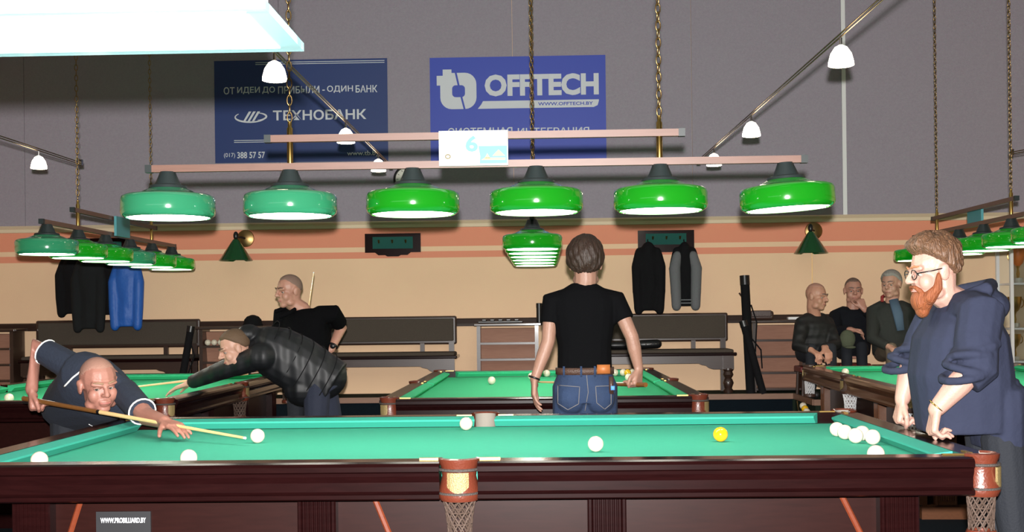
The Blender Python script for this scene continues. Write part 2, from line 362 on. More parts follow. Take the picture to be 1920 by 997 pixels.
# balls
ball_me = MB().ell((0, 0, 0), .034, n=28, m=18).mesh('ball')
ball_me.materials.append(M['ball']); ball_me.polygons.foreach_set('use_smooth', [True] * len(ball_me.polygons))
yb_me = ball_me.copy(); yb_me.materials.clear(); yb_me.materials.append(M['yball'])
def ball(p, label, y=False, group=None):
    o = link('billiard_ball', yb_me if y else ball_me, loc=p); return tag(o, label, 'ball', group)
BZ = BED + .034
for u, v, lb in ((75, 862, 'cream billiard ball in the table corner beyond the stretching player, by the front rail'), (355, 858, 'cream billiard ball by the front rail, below the bridge hand of the stretching player'), (484, 817, 'cream cue ball right in front of the cue tip'), (875, 794, 'cream billiard ball against the back cushion beside the middle pocket'), (1118, 832, 'cream billiard ball alone on open cloth between middle pocket and yellow ball')):
    p = atz(u, v, BZ); p.x = max(p.x, -TL + .036); p.y = min(p.y, TW - .036); ball(p, lb)
ball(atz(1352, 814, BZ), 'yellow billiard ball on the long table', True)
for p, lb in (((1.69, .27), 'cream ball in the cluster near the fists, the one next to the corner pocket'), ((1.693, .135), 'second cream ball of the cluster, counted from the corner pocket'), ((1.70, -.03), 'third cream ball of the cluster, counted from the corner pocket'), ((1.758, .08), 'cream ball touching the cushion, tucked behind the cluster'), ((1.756, -.10), 'cream ball of the cluster touching the cushion beside the fists'), ((1.60, -.72), 'cream ball apart from the cluster, close to the front rail')):
    ball((*p, BZ), lb)
for u, v, lb in ((923, 713, 'cream ball on open cloth beside the bracelet arm of the man in t-shirt'), (1026, 696, 'cream ball at the far cushion between bracelet wrist and belt'), (998, 705, 'cream ball partly hidden by the bracelet wrist'), (1150, 695, 'cream ball of the far row, next to the belt patch'), (1164, 694, 'cream ball of the far row, between another cream ball and the yellow one'), (1180, 707, 'cream ball in front of the yellow ball, half hidden by the gripping hand'), (1186, 692, 'cream ball behind the yellow ball at the far cushion')):
    p = atz(u, v, BZ); p.y = min(p.y, 4.25 + TL - .04); p.x = min(p.x, .31 + TW - .04); ball(p, lb)
p = atz(1177, 698, BZ); p.y = min(p.y, 5.93); ball(p, 'yellow ball on the table behind, beside the gripping hand', True)
ball(atz(18, 746, BZ), 'cream ball at the near end of the table with the jacketed player')
p = atz(1586, 697, BZ); p.x = max(p.x, 3.02); ball(p, 'cream ball on the table with white pocket nets')
# caught balls in the racks under the pockets of the white-net table
rk = thing('ball_rack', 'brass wire ball rack under the corner pocket with white net', 'ball rack', (2.84, 6.42, .45))
mbk = MB()
for dx in (-.04, .04): mbk.tube([(dx, .03, .09), (dx, -.02, .01), (dx, -.30, -.06), (dx, -.32, .0)], .006, 6)
obj('rails', mbk, M['brassd'], rk, True)
rk2 = copy_tree(rk); rk2.location = (2.70, 4.50, .45); rk2['label'] = 'brass wire ball rack under the middle pocket with white net'
ball((2.84, 6.37, 0.500), 'cream ball at the top of the rack under the corner net'); ball((2.84, 6.29, 0.478), 'yellow ball between two cream balls in the rack under the corner net', True); ball((2.84, 6.21, 0.455), 'cream ball at the lower end of the rack under the corner net')
ball((2.70, 4.45, 0.500), 'cream ball at the top of the rack under the middle net'); ball((2.70, 4.37, 0.480), 'cream ball lower in the rack under the middle net')

# ---------------------------------------------------------------- billiard lamps
def link_mesh():
    path = [V((.011 * math.cos(a), 0, .024 * math.sin(a))) for a in [2 * PI * k / 12 for k in range(12)]]
    rs = []
    for i in range(12):
        t = (path[(i + 1) % 12] - path[i - 1]).normalized(); nrm = V((0, 1, 0)); b = t.cross(nrm)
        rs.append([path[i] + nrm * (.0032 * math.cos(2 * PI * k / 6)) + b * (.0032 * math.sin(2 * PI * k / 6)) for k in range(6)])
    me = MB().rings(rs, close=True).mesh('link'); me.materials.append(M['brassd']); me.polygons.foreach_set('use_smooth', [True] * len(me.polygons)); return me
LINK = link_mesh()
def lamp_fixture(label, loc, rz, greens, singles=True, board=None, tilt=0, n_single=26):
    F = thing('billiard_lamp', label, 'lamp', loc, rz)
    for nm, L_, z in (('lower_bar', 2.99, 0), ('upper_bar', 1.9, .128)):
        b = obj(nm, MB().box((0, 0, z), (L_ - .06, .03, .032)), M['oak'], F)
        for e in (-1, 1): obj('end_cap', MB().box((e * (L_ / 2 - .015), 0, z), (.03, .033, .035)), M['cap'], b)
    for e in (-1, 1):
        pst = obj('post', MB().lathe([(0, .015), (.0135, .015), (.0135, .175), (.009, .18), (.009, .205), (0, .206)], (e * .835, 0, 0), 14), M['brass'], F, True)
        top = 5.5 - loc[2]; ch = None; z = .225; k = 0; rest = MB()
        Lv = [v.co.copy() for v in LINK.vertices]; Lf = [tuple(p.vertices) for p in LINK.polygons]
        pts = []
        while z < top: pts.append((z, k)); z += .0385; k += 1
        nsg = n_single if singles else 0
        for z, k in pts[nsg:]:
            R = Matrix.Rotation((k % 2) * PI / 2 + .3, 3, 'Z'); rest.add([R @ v + V((e * .835, 0, z)) for v in Lv], Lf)
        ch = obj('chain', rest, M['brassd'], F, True)
        for z, k in pts[:nsg]:
            o = link('chain_link', LINK, None, ch, loc=(e * .835, 0, z)); o.rotation_euler = (0, 0, (k % 2) * PI / 2 + .3)
    prof = [(.078, -.088), (.092, -.094), (.125, -.108), (.155, -.117), (.188, -.120), (.204, -.128), (.210, -.142), (.2105, -.195), (.206, -.212), (.190, -.224), (.186, -.224), (.200, -.205), (.204, -.145), (.185, -.128), (.08, -.096)]
    for i in range(6):
        x = -1.395 + i * .558
        sh = obj('lamp_shade', MB().lathe(prof, (0, 0, 0), 40), greens[i], F, True, (x, 0, 0))
        if tilt and i == 5: sh.rotation_euler = (0, tilt, 0)
        obj('cap', MB().lathe([(0, -.012), (.034, -.014), (.040, -.03), (.058, -.072), (.082, -.078), (.086, -.09), (.07, -.096), (0, -.096)], (0, 0, 0), 24), M['cap'], sh, True)
        obj('diffuser', MB().lathe([(0, -.2215), (.10, -.2215), (.186, -.219), (.186, -.212), (0, -.212)], (0, 0, 0), 32), M['diffuser'], sh, True)
    if board:
        bd = obj('number_board', MB().bb((-.155, -.045, -.012), (.155, -.025, .145)), M['plate'] if board == 6 else M['teal'], F)
        if board == 6:
            o = V((0, 0, 0))
            text('digit', '6', -.035, .02, .05, .122, -.046, M['teal'], bd, .03)
            obj('teal_field', MB().prism([(.028, -.003), (.15, -.003), (.15, .075), (.0275 - .005, .075), (.03, .03)], -.047, -.045, lambda q, t: V((q[0], t, q[1]))), M['teal'], bd)
            mm = MB()
            for poly in ([(.085, .03), (.112, .058), (.142, .03)], [(.05, .02), (.062, .042), (.075, .02)], [(.035, .012), (.142, .012), (.142, .022), (.05, .022)]): mm.prism(poly, -.0485, -.047, lambda q, t: V((q[0], t, q[1])))
            obj('mountain_emblem', mm, M['yellow'], bd)
            obj('round_emblem', MB().tube([V((-.115 + .011 * math.cos(a), -.046, .03 + .009 * math.sin(a))) for a in [k * PI / 5 for k in range(11)]], .002, 4), M['gold'], bd)
    return F
G, G2 = M['shade'], M['shade_daylight']
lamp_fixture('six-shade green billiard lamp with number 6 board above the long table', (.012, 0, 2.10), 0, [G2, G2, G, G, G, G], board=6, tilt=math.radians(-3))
lamp_fixture('billiard lamp seen end-on behind the number 6 board lamp, shades nested', (.245, 4.40, 2.10), PI / 2, [G] * 6, n_single=36)
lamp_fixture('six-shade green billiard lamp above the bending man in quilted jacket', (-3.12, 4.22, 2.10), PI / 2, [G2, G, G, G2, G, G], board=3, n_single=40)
lamp_fixture('six-shade green billiard lamp behind the head of the man in hoodie', (3.78, 4.38, 2.10), PI / 2, [G] * 6, board=3, n_single=40)

# fluorescent lamp over the next table
F = thing('fluorescent_lamp', 'long white fluorescent lamp with glass rim hanging overhead', 'lamp', (-1.85, -3.22, 1.945))
obj('diffuser', MB().bb((-1.66, -.135, 0), (1.66, .135, .05)), M['tube'], F)
gm = MB(); gm.bb((-1.70, .135, -.004), (1.70, .165, .012)); gm.bb((-1.70, -.165, -.004), (1.70, -.135, .012)); gm.bb((1.66, -.135, -.004), (1.70, .135, .012)); gm.bb((-1.70, -.135, -.004), (-1.66, .135, .012))
obj('glass_rim', gm, M['glass_edge'], F)
obj('housing', MB().bb((-1.64, -.12, .05), (1.64, .12, .12)), M['white'], F)
for e in (-1.2, 1.2): obj('hanger', MB().tube([(e, 0, .12), (e, 0, 5.5 - 1.945)], .006, 6), M['chrome'], F)

# low-voltage pendant lamps on wires
def pendant(p, label):
    P = thing('pendant_lamp', label, 'lamp', p)
    obj('glass_shade', MB().lathe([(.008, 0), (.03, -.012), (.05, -.042), (.060, -.08), (.062, -.1), (.056, -.102), (.054, -.08), (.045, -.044), (.024, -.016), (0, -.008)], (0, 0, 0), 24), M['pend'], P, True)
    obj('holder', MB().tube([(0, 0, 0), (0, 0, .035)], .007, 8), M['chrome'], P)
def wire(x0, y0, x1, y1, z, label):
    Wr = thing('lamp_cable', label, 'cable', (x0, y0, z))
    for d in (0, .016):
        obj('wire', MB().tube([(0, 0, d), (x1 - x0, y1 - y0, d)], .0045, 6), M['brassd'], Wr, True)
    obj('end_fitting', MB().box((x1 - x0, y1 - y0, .015), (.03, .04, .05)), M['chrome'], Wr)
wire(-1.02, -1.0, -1.02, 5.2, 2.75, 'twin lamp cable running past the navy poster')
wire(1.80, -1.0, 1.70, 5.2, 2.75, 'twin lamp cable running past the white wall strip')
wire(-3.62, -1.0, -3.62, 4.74, 2.75, 'twin lamp cable above the hanging coats')
wire(5.15, 3.0, 4.35, 5.0, 2.75, 'thin lamp cable end near the chains above the man in hoodie')
for u, v, d, lb in ((523, 92, 6.0, 'frosted glass pendant lamp beneath the fluorescent lamp edge'), (648, 222, 8.18, 'frosted glass pendant lamp in front of the navy poster, above the upper lamp bar'), (711, 285, 9.8, 'frosted glass pendant lamp at the lower corner of the navy poster'), (1590, 66, 5.87, 'frosted glass pendant lamp in front of the white wall strip'), (1423, 213, 8.17, 'frosted glass pendant lamp between the blue poster and the white wall strip'), (1340, 280, 9.77, 'frosted glass pendant lamp showing just above the lower lamp bar'), (67, 287, 9.3, 'frosted glass pendant lamp above the hanging coats')):
    p = at(u, v, d - 5.413); p.x = -3.62 if p.x < -2.5 else -1.02 if p.x < 0 else 1.80 - .10 * (p.y + 1) / 6.2; p.z = 2.75 - .040; pendant(p, lb)

# ---------------------------------------------------------------- wall things
def poster(name, label, a, b, m):
    P = thing(name, label, 'poster', (a[0], WY - .022, a[1]))
    obj('sheet', MB().bb((0, -.006, 0), (b[0] - a[0], 0, b[1] - a[1])), m, P)
    return P
PY = -.0075
A0 = at(405, 306, WY - .022); A1 = at(727, 109, WY - .022)
P1 = poster('poster', 'navy bank poster with white serif lettering and phone number', (A0.x, A0.z), (A1.x, A1.z), M['blue1'])
O1 = V((A0.x, WY - .022, A0.z))
def pt(u, v, o): p = at(u, v, WY - .03); return p.x - o.x, p.z - o.z
def ptext(P, o, s, u0, u1, vb, vt, bold=0, m=None):
    x0, z0 = pt(u0, vb, o); x1, z1 = pt(u1, vt, o); x1 = pt(u1, vb, o)[0]; z1 = pt(u0, vt, o)[1]
    text('lettering', s, x0, x1, z0, z1, PY, m or M['print'], P, bold)
for w_, a_, b_ in (('ОТ', 420.6, 441), ('ИДЕИ', 446, 488.4), ('ДО', 493, 516.7), ('ПРИБЫЛИ', 522.5, 600), ('ОДИН', 614.5, 663), ('БАНК', 668, 708.6)):
    f_ = .42 * (a_ - 420) / 29; ptext(P1, O1, w_, a_, b_, 177 - f_, 163.5 - f_, .012)
ptext(P1, O1, '-', 605.5, 610, 170, 168)
ptext(P1, O1, 'ТЕХНОБАНК', 513, 688, 226, 207, .02)
ptext(P1, O1, '(017)', 421, 442, 297, 287); ptext(P1, O1, '388 57 57', 446, 498, 297, 285, .015); ptext(P1, O1, 'www.tb.by', 652, 712, 294, 283, .01)
lg = MB(); cx, cz = pt(471, 218, O1)
lg.tube([V((cx + .178 * math.cos(a), PY, cz - .008 + .058 * math.sin(a))) for a in [PI * .78 + k * PI * 1.05 / 16 for k in range(17)]], [.004 + .006 * math.sin(PI * k / 16) for k in range(17)], 6, flat=.3)
lg.tube([V((cx + .06 + .12 * math.cos(a), PY, cz - .004 + .042 * math.sin(a))) for a in [-PI * .45 + k * PI * .9 / 12 for k in range(13)]], [.003 + .008 * math.sin(PI * k / 12) for k in range(13)], 6, flat=.3)
for k in range(3): lg.prism([(-.085 + k * .05, -.055), (-.06 + k * .05, -.055), (.01 + k * .05, .055), (-.02 + k * .05, .055)], PY - .001, PY + .001, lambda q, t: V((cx + q[0], t, cz + q[1])))
obj('bank_emblem', lg, M['print'], P1)
for v0 in (118, 121.5, 264, 267.5):
    x0, z0 = pt(480 if v0 < 200 else 440, v0, O1); x1, _ = pt(722 if v0 < 200 else 640, v0, O1); obj('printed_line', MB().bb((x0, PY - .0005, z0), (x1, PY + .001, z0 + .007)), M['print'], P1)
B0 = at(809, 302, WY - .022); B1 = at(1136, 103, WY - .022)
P2 = poster('poster', 'royal blue poster with big white rounded emblem and block lettering', (B0.x, B0.z), (B1.x, B1.z), M['blue2'])
O2 = V((B0.x, WY - .022, B0.z))
ptext(P2, O2, 'OFFTECH', 910, 1124, 181, 140, .045); ptext(P2, O2, 'СИСТЕМНАЯ', 841, 962, 255, 240, .012); ptext(P2, O2, 'ИНТЕГРАЦИЯ', 972, 1106, 255, 240, .012)
x0, z0 = pt(897, 204, O2); x1, z1 = pt(1124, 186, O2)
bar = obj('white_bar', MB().prism([(x0, z0), (x1 - .06, z0), (x1 - .015, z0 + .02), (x1, z0 + .07), (x1, z1), (x0 + .06, z1), (x0 + .04, z0 + .05)], PY - .001, PY + .001, lambda q, t: V((q[0], t, q[1]))), M['print'], P2)
x0, z0 = pt(1010, 198, O2); x1, z1 = pt(1113, 190, O2); text('lettering', 'WWW.OFFTECH.BY', x0, x1, z0, z1, PY - .002, M['blue2'], bar, .02)
def rr(x0, x1, z0, z1, r, n=6):
    o = []
    for cx_, cz_, a in ((x1 - r, z1 - r, 0), (x0 + r, z1 - r, PI / 2), (x0 + r, z0 + r, PI), (x1 - r, z0 + r, 1.5 * PI)):
        o += [(cx_ + r * math.cos(a + k * PI / 2 / n), cz_ + r * math.sin(a + k * PI / 2 / n)) for k in range(n + 1)]
    return o
ex0, ez0 = pt(827, 205, O2); ex1, ez1 = pt(894, 136, O2); k0 = pt(820, 159, O2)
emb = MB()
ou, inn = rr(ex0, ex1, ez0, ez1, .13), rr(ex0 + .135, ex1 - .13, ez0 + .135, ez1 - .14, .04); n = len(ou)
emb.add([V((x, PY - .001, z)) for x, z in ou] + [V((x, PY - .001, z)) for x, z in inn], [(k, (k + 1) % n, n + (k + 1) % n, n + k) for k in range(n)])
emb.bb((k0[0], PY - .0014, ez1 - .14), (ex0 + .16, PY + .001, ez1 - .03)); emb.bb((ex0 + .03, PY - .0018, ez1 - .12), (ex0 + .13, PY + .001, ez1 + .04))
obj('rounded_emblem', emb, M['print'], P2)
for a, b in (((ex0 + .165, ez1 + .01), (ex0 + .20, ez1 - .15)), ((ex0 + .225, ez0 + .15), (ex0 + .265, ez0 - .01))):
    sl = MB().prism([(a[0], a[1]), (a[0] + .022, a[1]), (b[0] + .022, b[1]), (b[0], b[1])], PY - .003, PY - .0012, lambda q, t: V((q[0], t, q[1])))
    obj('emblem_gap', sl, M['blue2'], P2)

def coat_rack(u0, v0, u1, v1, label):
    a, b = at(u0, v1, WY), at(u1, v0, WY); w, h = b.x - a.x, b.z - a.z
    R = thing('coat_rack', label, 'coat rack', (a.x, WY, a.z))
    obj('board', MB().prism([(0, 0), (w * .18, 0), (w * .24, -.03), (w * .36, -.03), (w * .4, -.045), (w * .6, -.045), (w * .64, -.03), (w * .76, -.03), (w * .82, 0), (w, 0), (w, h), (0, h)], -.025, 0, lambda q, t: V((q[0], t, q[1]))), M['mahog'], R)
    obj('felt_panel', MB().bb((w * .14, -.03, h * .2), (w * .86, -.024, h * .82)), M['green_felt'], R)
    for k in (.26, .5, .74): obj('hook', MB().tube([(w * k, -.03, h * .55), (w * k, -.075, h * .5), (w * k, -.085, h * .64)], [.008, .008, .013], 8), M['brass'], R, True)
coat_rack(686, 437, 790, 474, 'empty wooden coat rack with three brass hooks on green felt')
coat_rack(1197, 431, 1302, 466, 'wooden coat rack with a hoodie and a varsity jacket hanging from it')
coat_rack(140, 446, 245, 484, 'wooden coat rack holding the pile of dark and blue coats')

def sconce(u, v, label):
    p = at(u, v, WY); s = thing('wall_sconce', label, 'lamp', (p.x, WY, p.z))
    Rm = Matrix.Rotation(PI / 2, 3, 'X')
    obj('back_plate', MB().lathe([(0, .03), (.05, .028), (.095, .012), (.1, 0), (0, 0)], (.04, 0, .0), 24, R=Rm), M['brassd'], s, True)
    obj('arm', MB().tube([(.04, -.02, 0), (.0, -.09, .01), (-.03, -.16, 0)], .012, 8).ell((-.03, -.16, .02), (.03, .03, .05)), M['black'], s, True)
    obj('shade', MB().lathe([(.028, -.02), (.05, -.05), (.19, -.26), (.186, -.262), (.045, -.055), (.02, -.02)], (-.03, -.17, 0), 28), M['shaded'], s, True)
    if 'cord' in label: obj('pull_cord', MB().tube([(-.02, -.17, -.06), (-.02, -.17, -.75)], .004, 5), M['brassd'], s)
sconce(455, 447, 'green cone wall sconce beside the hanging coats'); sconce(1520, 433, 'green cone wall sconce with pull cord above the seated men')
ck = at(764, 336, WY - .02); C_ = thing('wall_clock', 'round wall clock behind a green lamp shade', 'clock', (ck.x, WY - .02, ck.z))
Rm = Matrix.Rotation(PI / 2, 3, 'X')
obj('case', MB().lathe([(.13, .0), (.15, .01), (.15, .04), (.128, .045), (.125, .02), (0, .018), (0, 0)], (0, 0, 0), 32, R=Rm), M['black'], C_, True)
obj('dial', MB().lathe([(0, .022), (.126, .022), (.126, .018)], (0, 0, 0), 32, R=Rm), M['clockface'], C_, True)
hm = MB()
for k in range(12): a = k * PI / 6; hm.box((.105 * math.sin(a), -.024, .105 * math.cos(a)), (.006, .002, .02), Matrix.Rotation(a, 3, 'Y'))
hm.box((.02, -.025, .03), (.006, .002, .08), Matrix.Rotation(.6, 3, 'Y')); obj('marks_and_hands', hm, M['black'], C_)

# benches
def bench(label, x1, group=None):
    B = thing('bench', label, 'bench', (x1 - .94, 7.88, PZ))
    L = 1.88
    fr = MB(); fr.box((0, .21, .715), (L, .05, .32)); obj('back_frame', fr, M['dark'], B, bevel=.02)
    obj('back_pad', MB().box((0, .18, .72), (L - .07, .03, .255)), M['uphol'], B, bevel=.012)
    for x in (-.55, .55): obj('back_post', MB().box((x, .2, .50), (.05, .04, .14)), M['dark'], B)
    obj('seat_frame', MB().box((0, 0, .425), (L + .06, .46, .035)), M['mahog'], B, bevel=.01)
    obj('seat_pad', MB().box((0, 0, .455), (L, .43, .045)), M['uphol'], B, bevel=.02)
    hw = L / 2
    ap = [(-hw, .41), (-hw, .26), (-hw + .22, .26), (-hw + .27, .275), (-hw + .30, .30), (-hw + .35, .31), (-hw + .38, .325), (hw - .38, .325), (hw - .35, .31), (hw - .30, .30), (hw - .27, .275), (hw - .22, .26), (hw, .26), (hw, .41)]
    obj('apron', MB().prism(ap, -.19, -.165, lambda q, t: V((q[0], t, q[1]))), M['dark'], B)
    for x in (-hw + .06, hw - .06):
        obj('leg', MB().lathe([(0, 0), (.05, 0), (.055, .03), (.04, .05), (.045, .07), (.06, .11), (.045, .15), (.035, .16), (.058, .2), (.045, .235), (.06, .25), (.06, .27), (0, .27)], (x, -.17, 0), 16), M['dark'], B, True)
        obj('leg_block', MB().box((x, -.17, .335), (.115, .1, .15)), M['dark'], B)
        obj('rear_post', MB().box((x, .2, .30), (.06, .05, .60)), M['dark'], B)
    return B
bench('upholstered bench below the hanging dark and blue coats', -3.57)
bench('upholstered bench behind the man in black polo', -.66)
bench('upholstered bench below the hanging hoodie and varsity jacket', 2.38)

def ball_shelf(label, x0, w=.66):
    K = thing('ball_shelf', label, 'shelf', (x0 + w / 2, 7.93, PZ)); h = .76
    for e in (-1, 1): obj('side_post', MB().box((e * (w / 2 - .02), 0, h / 2), (.04, .3, h)), M['dark'], K)
    obj('top', MB().box((0, -.01, h + .012), (w + .06, .36, .03)), M['dark'], K, bevel=.006)
    for k in range(4):
        z = .03 + k * .178
        obj('board', MB().box((0, .03, z + .085), (w - .08, .02, .165), Matrix.Rotation(.22, 3, 'X')), M['board'], K)
        obj('ledge', MB().box((0, -.06, z), (w - .08, .2, .022)), M['dark'], K)
    return K
ball_shelf('wooden ball shelf holding cream balls behind the bending man', -3.50, .80); ball_shelf('wooden ball shelf behind the man in black t-shirt', -.42, .68); ball_shelf('wooden ball shelf between cue cases and seated men', 2.60, .58); ball_shelf('wooden ball shelf at the far end of the coat bench', -6.30, .72)
for k, lb in enumerate(('first', 'second', 'third', 'fourth')): ball((-3.415 + .072 * k, 7.83, PZ + .03 + 3 * .178 + .012 + .034), f'{lb} cream ball on the upper ledge of the ball shelf, counted from the bench')
ball((-3.16, 7.83, PZ + .03 + 2 * .178 + .046), 'cream ball on the lower ledge of the ball shelf by the bending man')

# things lying about
t = thing('cap', 'round black knitted cap on the ball shelf', 'cap', (-2.95, 8.0, PZ + .7885))
obj('crown', MB().lathe([(.10, 0), (.105, .02), (.095, .07), (.065, .105), (.02, .122), (0, .124)], (0, 0, 0), 24), M['blackm'], t, True); obj('brim', MB().lathe([(.09, 0), (.11, .0), (.112, .018), (.10, .026)], (0, 0, 0), 24), M['blackm'], t, True)
t = thing('tube_case', 'upright glossy black tube on the ball shelf', 'tube', (.27, 7.95, PZ + .7885)); obj('tube', MB().lathe([(0, 0), (.032, 0), (.032, .17), (0, .17)], n=20), M['black'], t, True); obj('lid', MB().lathe([(.034, .165), (.034, .212), (.03, .216), (0, .216)], n=20), M['black'], t, True)
t = thing('ball_tray', 'flat black tray lying on the ball shelf', 'tray', (-.16, 7.9, PZ + .7885)); obj('base', MB().box((0, 0, .012), (.50, .16, .024)), M['black'], t, bevel=.008)
for k in range(5): obj('divider', MB().box((-.18 + k * .09, 0, .034), (.05, .13, .022)), M['black'], t, bevel=.006)
t = thing('cue_case', 'black cue case with added glint beads lying on the bench', 'cue case', (1.15, 7.86, PZ + .478)); obj('body', MB().tube([(-.35, 0, .05), (.22, 0, .05)], .048, 14, rnd=True), M['black'], t, True); obj('end_cap', MB().tube([(.24, 0, .055), (.42, 0, .06)], .05, 14, rnd=True), M['black'], t, True)
for k in range(3): obj('glint_bead', MB().ell((.29 + k * .055, -.047, .06), .009), M['chrome'], t, True)  # steel beads added where highlights fall on the case end
def lean_case(label, a, b, r):
    a, b = V(a), V(b); t = thing('cue_case', label, 'cue case', a); d = b - a
    obj('body', MB().tube([(0, 0, 0), d * .92], r, 12), M['blackm'], t, True); obj('lid', MB().tube([d * .92, d], r * 1.08, 12), M['black'], t, True)
    obj('strap', MB().tube([d * .75 + V((r, -.02, 0)), d * .6 + V((.10, -.03, 0)), d * .35 + V((r + .02, -.02, 0))], .008, 5), M['blackm'], t)
lean_case('tall black cue case standing upright beside the bench', (2.55, 7.64, PZ), (2.51, 7.71, 1.82), .05); lean_case('shorter black cue case leaning against the bench end', (2.66, 7.50, PZ), (2.46, 7.55, 1.33), .04); lean_case('narrow dark cue case leaning at the coat bench end', (-3.66, 7.54, PZ), (-3.53, 7.60, 1.34), .04)
t = thing('shoulder_bag', 'brown leather shoulder bag on the ball shelf', 'bag', (2.72, 7.9, PZ + .7885)); obj('body', MB().box((0, 0, .05), (.26, .12, .10)), M['leather_d'], t, bevel=.025); obj('flap', MB().box((-.01, -.06, .07), (.22, .02, .07)), M['leather_d'], t, bevel=.008); obj('strap', MB().tube([(-.12, 0, .06), (-.18, -.02, .14), (-.21, 0, .26), (-.235, .02, .30)], .01, 6), M['leather_d'], t)
tag(obj('phone', MB().box((3.06, 7.83, PZ + .8035), (.13, .08, .03)), M['white'], bevel=.006), 'small white box lying on the ball shelf beside seated men', 'box')

# trophy cabinet
t = thing('trophy_cabinet', 'white glazed trophy cabinet with shelves', 'cabinet', (5.95, 7.95, PZ)); fm = MB()
for x in (-.55, .55):
    for y in (-.2, .2): fm.box((x, y, .85), (.035, .035, 1.70))
fm.box((0, 0, 1.70), (1.14, .44, .05)); fm.box((0, 0, .24), (1.14, .44, .10)); obj('frame', fm, M['white'], t)
for z in (.30, .66, 1.15): obj('shelf', MB().box((0, 0, z), (1.08, .38, .02)), M['white'], t)
obj('back_panel', MB().box((0, .21, .97), (1.08, .01, 1.4)), M['cream'], t); obj('glass_pane', MB().box((0, -.205, .97), (1.06, .006, 1.40)), M['glass'], t)
def trophy(x, z, s, label, m2):
    q = thing('trophy', label, 'trophy', (x, 7.93, z)); obj('base', MB().lathe([(0, 0), (.05 * s, 0), (.05 * s, .05 * s), (0, .05 * s)], n=16), M['clockface'], q)
    obj('stem', MB().lathe([(.012 * s, .05 * s), (.018 * s, .09 * s), (.01 * s, .14 * s), (.02 * s, .17 * s)], n=14), M['brass'], q, True); obj('cup', MB().lathe([(.02 * s, .17 * s), (.05 * s, .2 * s), (.07 * s, .28 * s), (.075 * s, .34 * s), (.07 * s, .34 * s), (.045 * s, .21 * s)], n=18), m2, q, True)
    for e in (-1, 1): obj('handle', MB().tube([V((e * (.065 + .035 * math.sin(a)) * s, 0, (.22 + .05 * (1 - math.cos(a))) * s)) for a in [k * PI / 6 for k in range(7)]], .006 * s, 5), M['brass'], q, True)
trophy(5.50, PZ + .671, 1.0, 'gold cup on the lower shelf of the trophy cabinet', M['brass']); trophy(5.50, PZ + .311, .85, 'small gold cup on the bottom shelf of the trophy cabinet', M['brass']); trophy(5.54, PZ + 1.161, 1.1, 'tall cup with orange bowl on the upper shelf of the trophy cabinet', M['orange']); trophy(5.72, PZ + .671, 1.1, 'gold cup further inside the trophy cabinet', M['brass'])
t = thing('stool', 'dark wooden stool beside the trophy cabinet', 'stool', (5.08, 7.62, PZ)); obj('seat', MB().box((0, 0, .45), (.34, .34, .05)), M['dark'], t, bevel=.012)
for x in (-1, 1):
    for y in (-1, 1): obj('leg', MB().tube([(x * .14, y * .14, .43), (x * .15, y * .15, 0)], .02, 8), M['dark'], t)

# ---------------------------------------------------------------- soft shapes: union of blobs, remeshed to one skin
def remesh(mb, name, vox, it=4, fac=.5):
    me = mb.mesh(name); o = bpy.data.objects.new(name, me); COL.objects.link(o)
    r = o.modifiers.new('r', 'REMESH'); r.mode = 'VOXEL'; r.voxel_size = vox
    s = o.modifiers.new('s', 'SMOOTH'); s.factor = fac; s.iterations = it
    bpy.context.view_layer.update()
    out = bpy.data.meshes.new_from_object(o.evaluated_get(bpy.context.evaluated_depsgraph_get()))
    bpy.data.objects.remove(o); bpy.data.meshes.remove(me); out.name = name
    out.polygons.foreach_set('use_smooth', [True] * len(out.polygons)); return out

def hang_coat(label, u, vt, vb, w, y, m, sleeve=.5, hood=False, open_=None, extra=None):
    p = at(u, vt, y); q = at(u, vb, y); h = p.z - q.z; C = thing('coat', label, 'coat', (p.x, y, p.z)); mb = MB()
    zs = [0, -.05, -.13, -.3, -.6, -.85, -1.0]; ws = [.06, .16, .34, .40, .44, .48, .47]; ds = [.05, .10, .13, .14, .13, .12, .10]
    mb.rings([[V((a * w * math.cos(2 * PI * k / 16) * 1.05, d * .8 * math.sin(2 * PI * k / 16) - d * .1 + .012 * math.sin(5 * k + 6 * z), z * h)) for k in range(16)] for z, a, d in zip(zs, ws, ds)])
    for e in (-1, 1): mb.tube([(e * w * .34, -.02, -h * .13), (e * w * .47, -.05, -h * .35), (e * w * .45, -.06, -h * .72), (e * w * .42, -.06, -h * (.75 + sleeve * .5))], [.055, .062, .058, .05], 10, rnd=True)
    if hood: mb.ell((0, -.03, -.10), (w * .30, .09, .12))
    o = link('cloth', remesh(mb, 'cloth', .014, 4), m, C)
    lp = obj('loop', MB().tube([(0, 0, -.01), (0, (WY - .085 - y) * .5, .045), (0, WY - .085 - y, .03)], .006, 5), m, C)
    if extra:
        for e in (-1, 1): o2 = link('sleeve', remesh(MB().tube([(e * w * .36, -.07, -h * .2), (e * w * .5, -.09, -h * .4), (e * w * .46, -.1, -h * .75), (e * w * .44, -.1, -h * 1.0)], [.055, .066, .06, .055], 10, rnd=True), 'sleeve', .014, 3), extra, C)
        for zz in (.90, .95): obj('stripe', MB().box((0, -.115, -h * zz), (w * .75, .01, .012)), extra, C)
    return C
cb = dict(black1=mat('coat_black', (.005, .005, .006), .9, bump=.5, bscale=25, spec=.2), grey=mat('coat_charcoal', (.011, .012, .013), .9, bump=.5, bscale=25, spec=.2), blue=mat('coat_blue', (.012, .10, .42), .55, bump=.5, bscale=20), greyk=mat('jacket_grey_knit', (.13, .135, .14), .9, bump=.5, bscale=90))
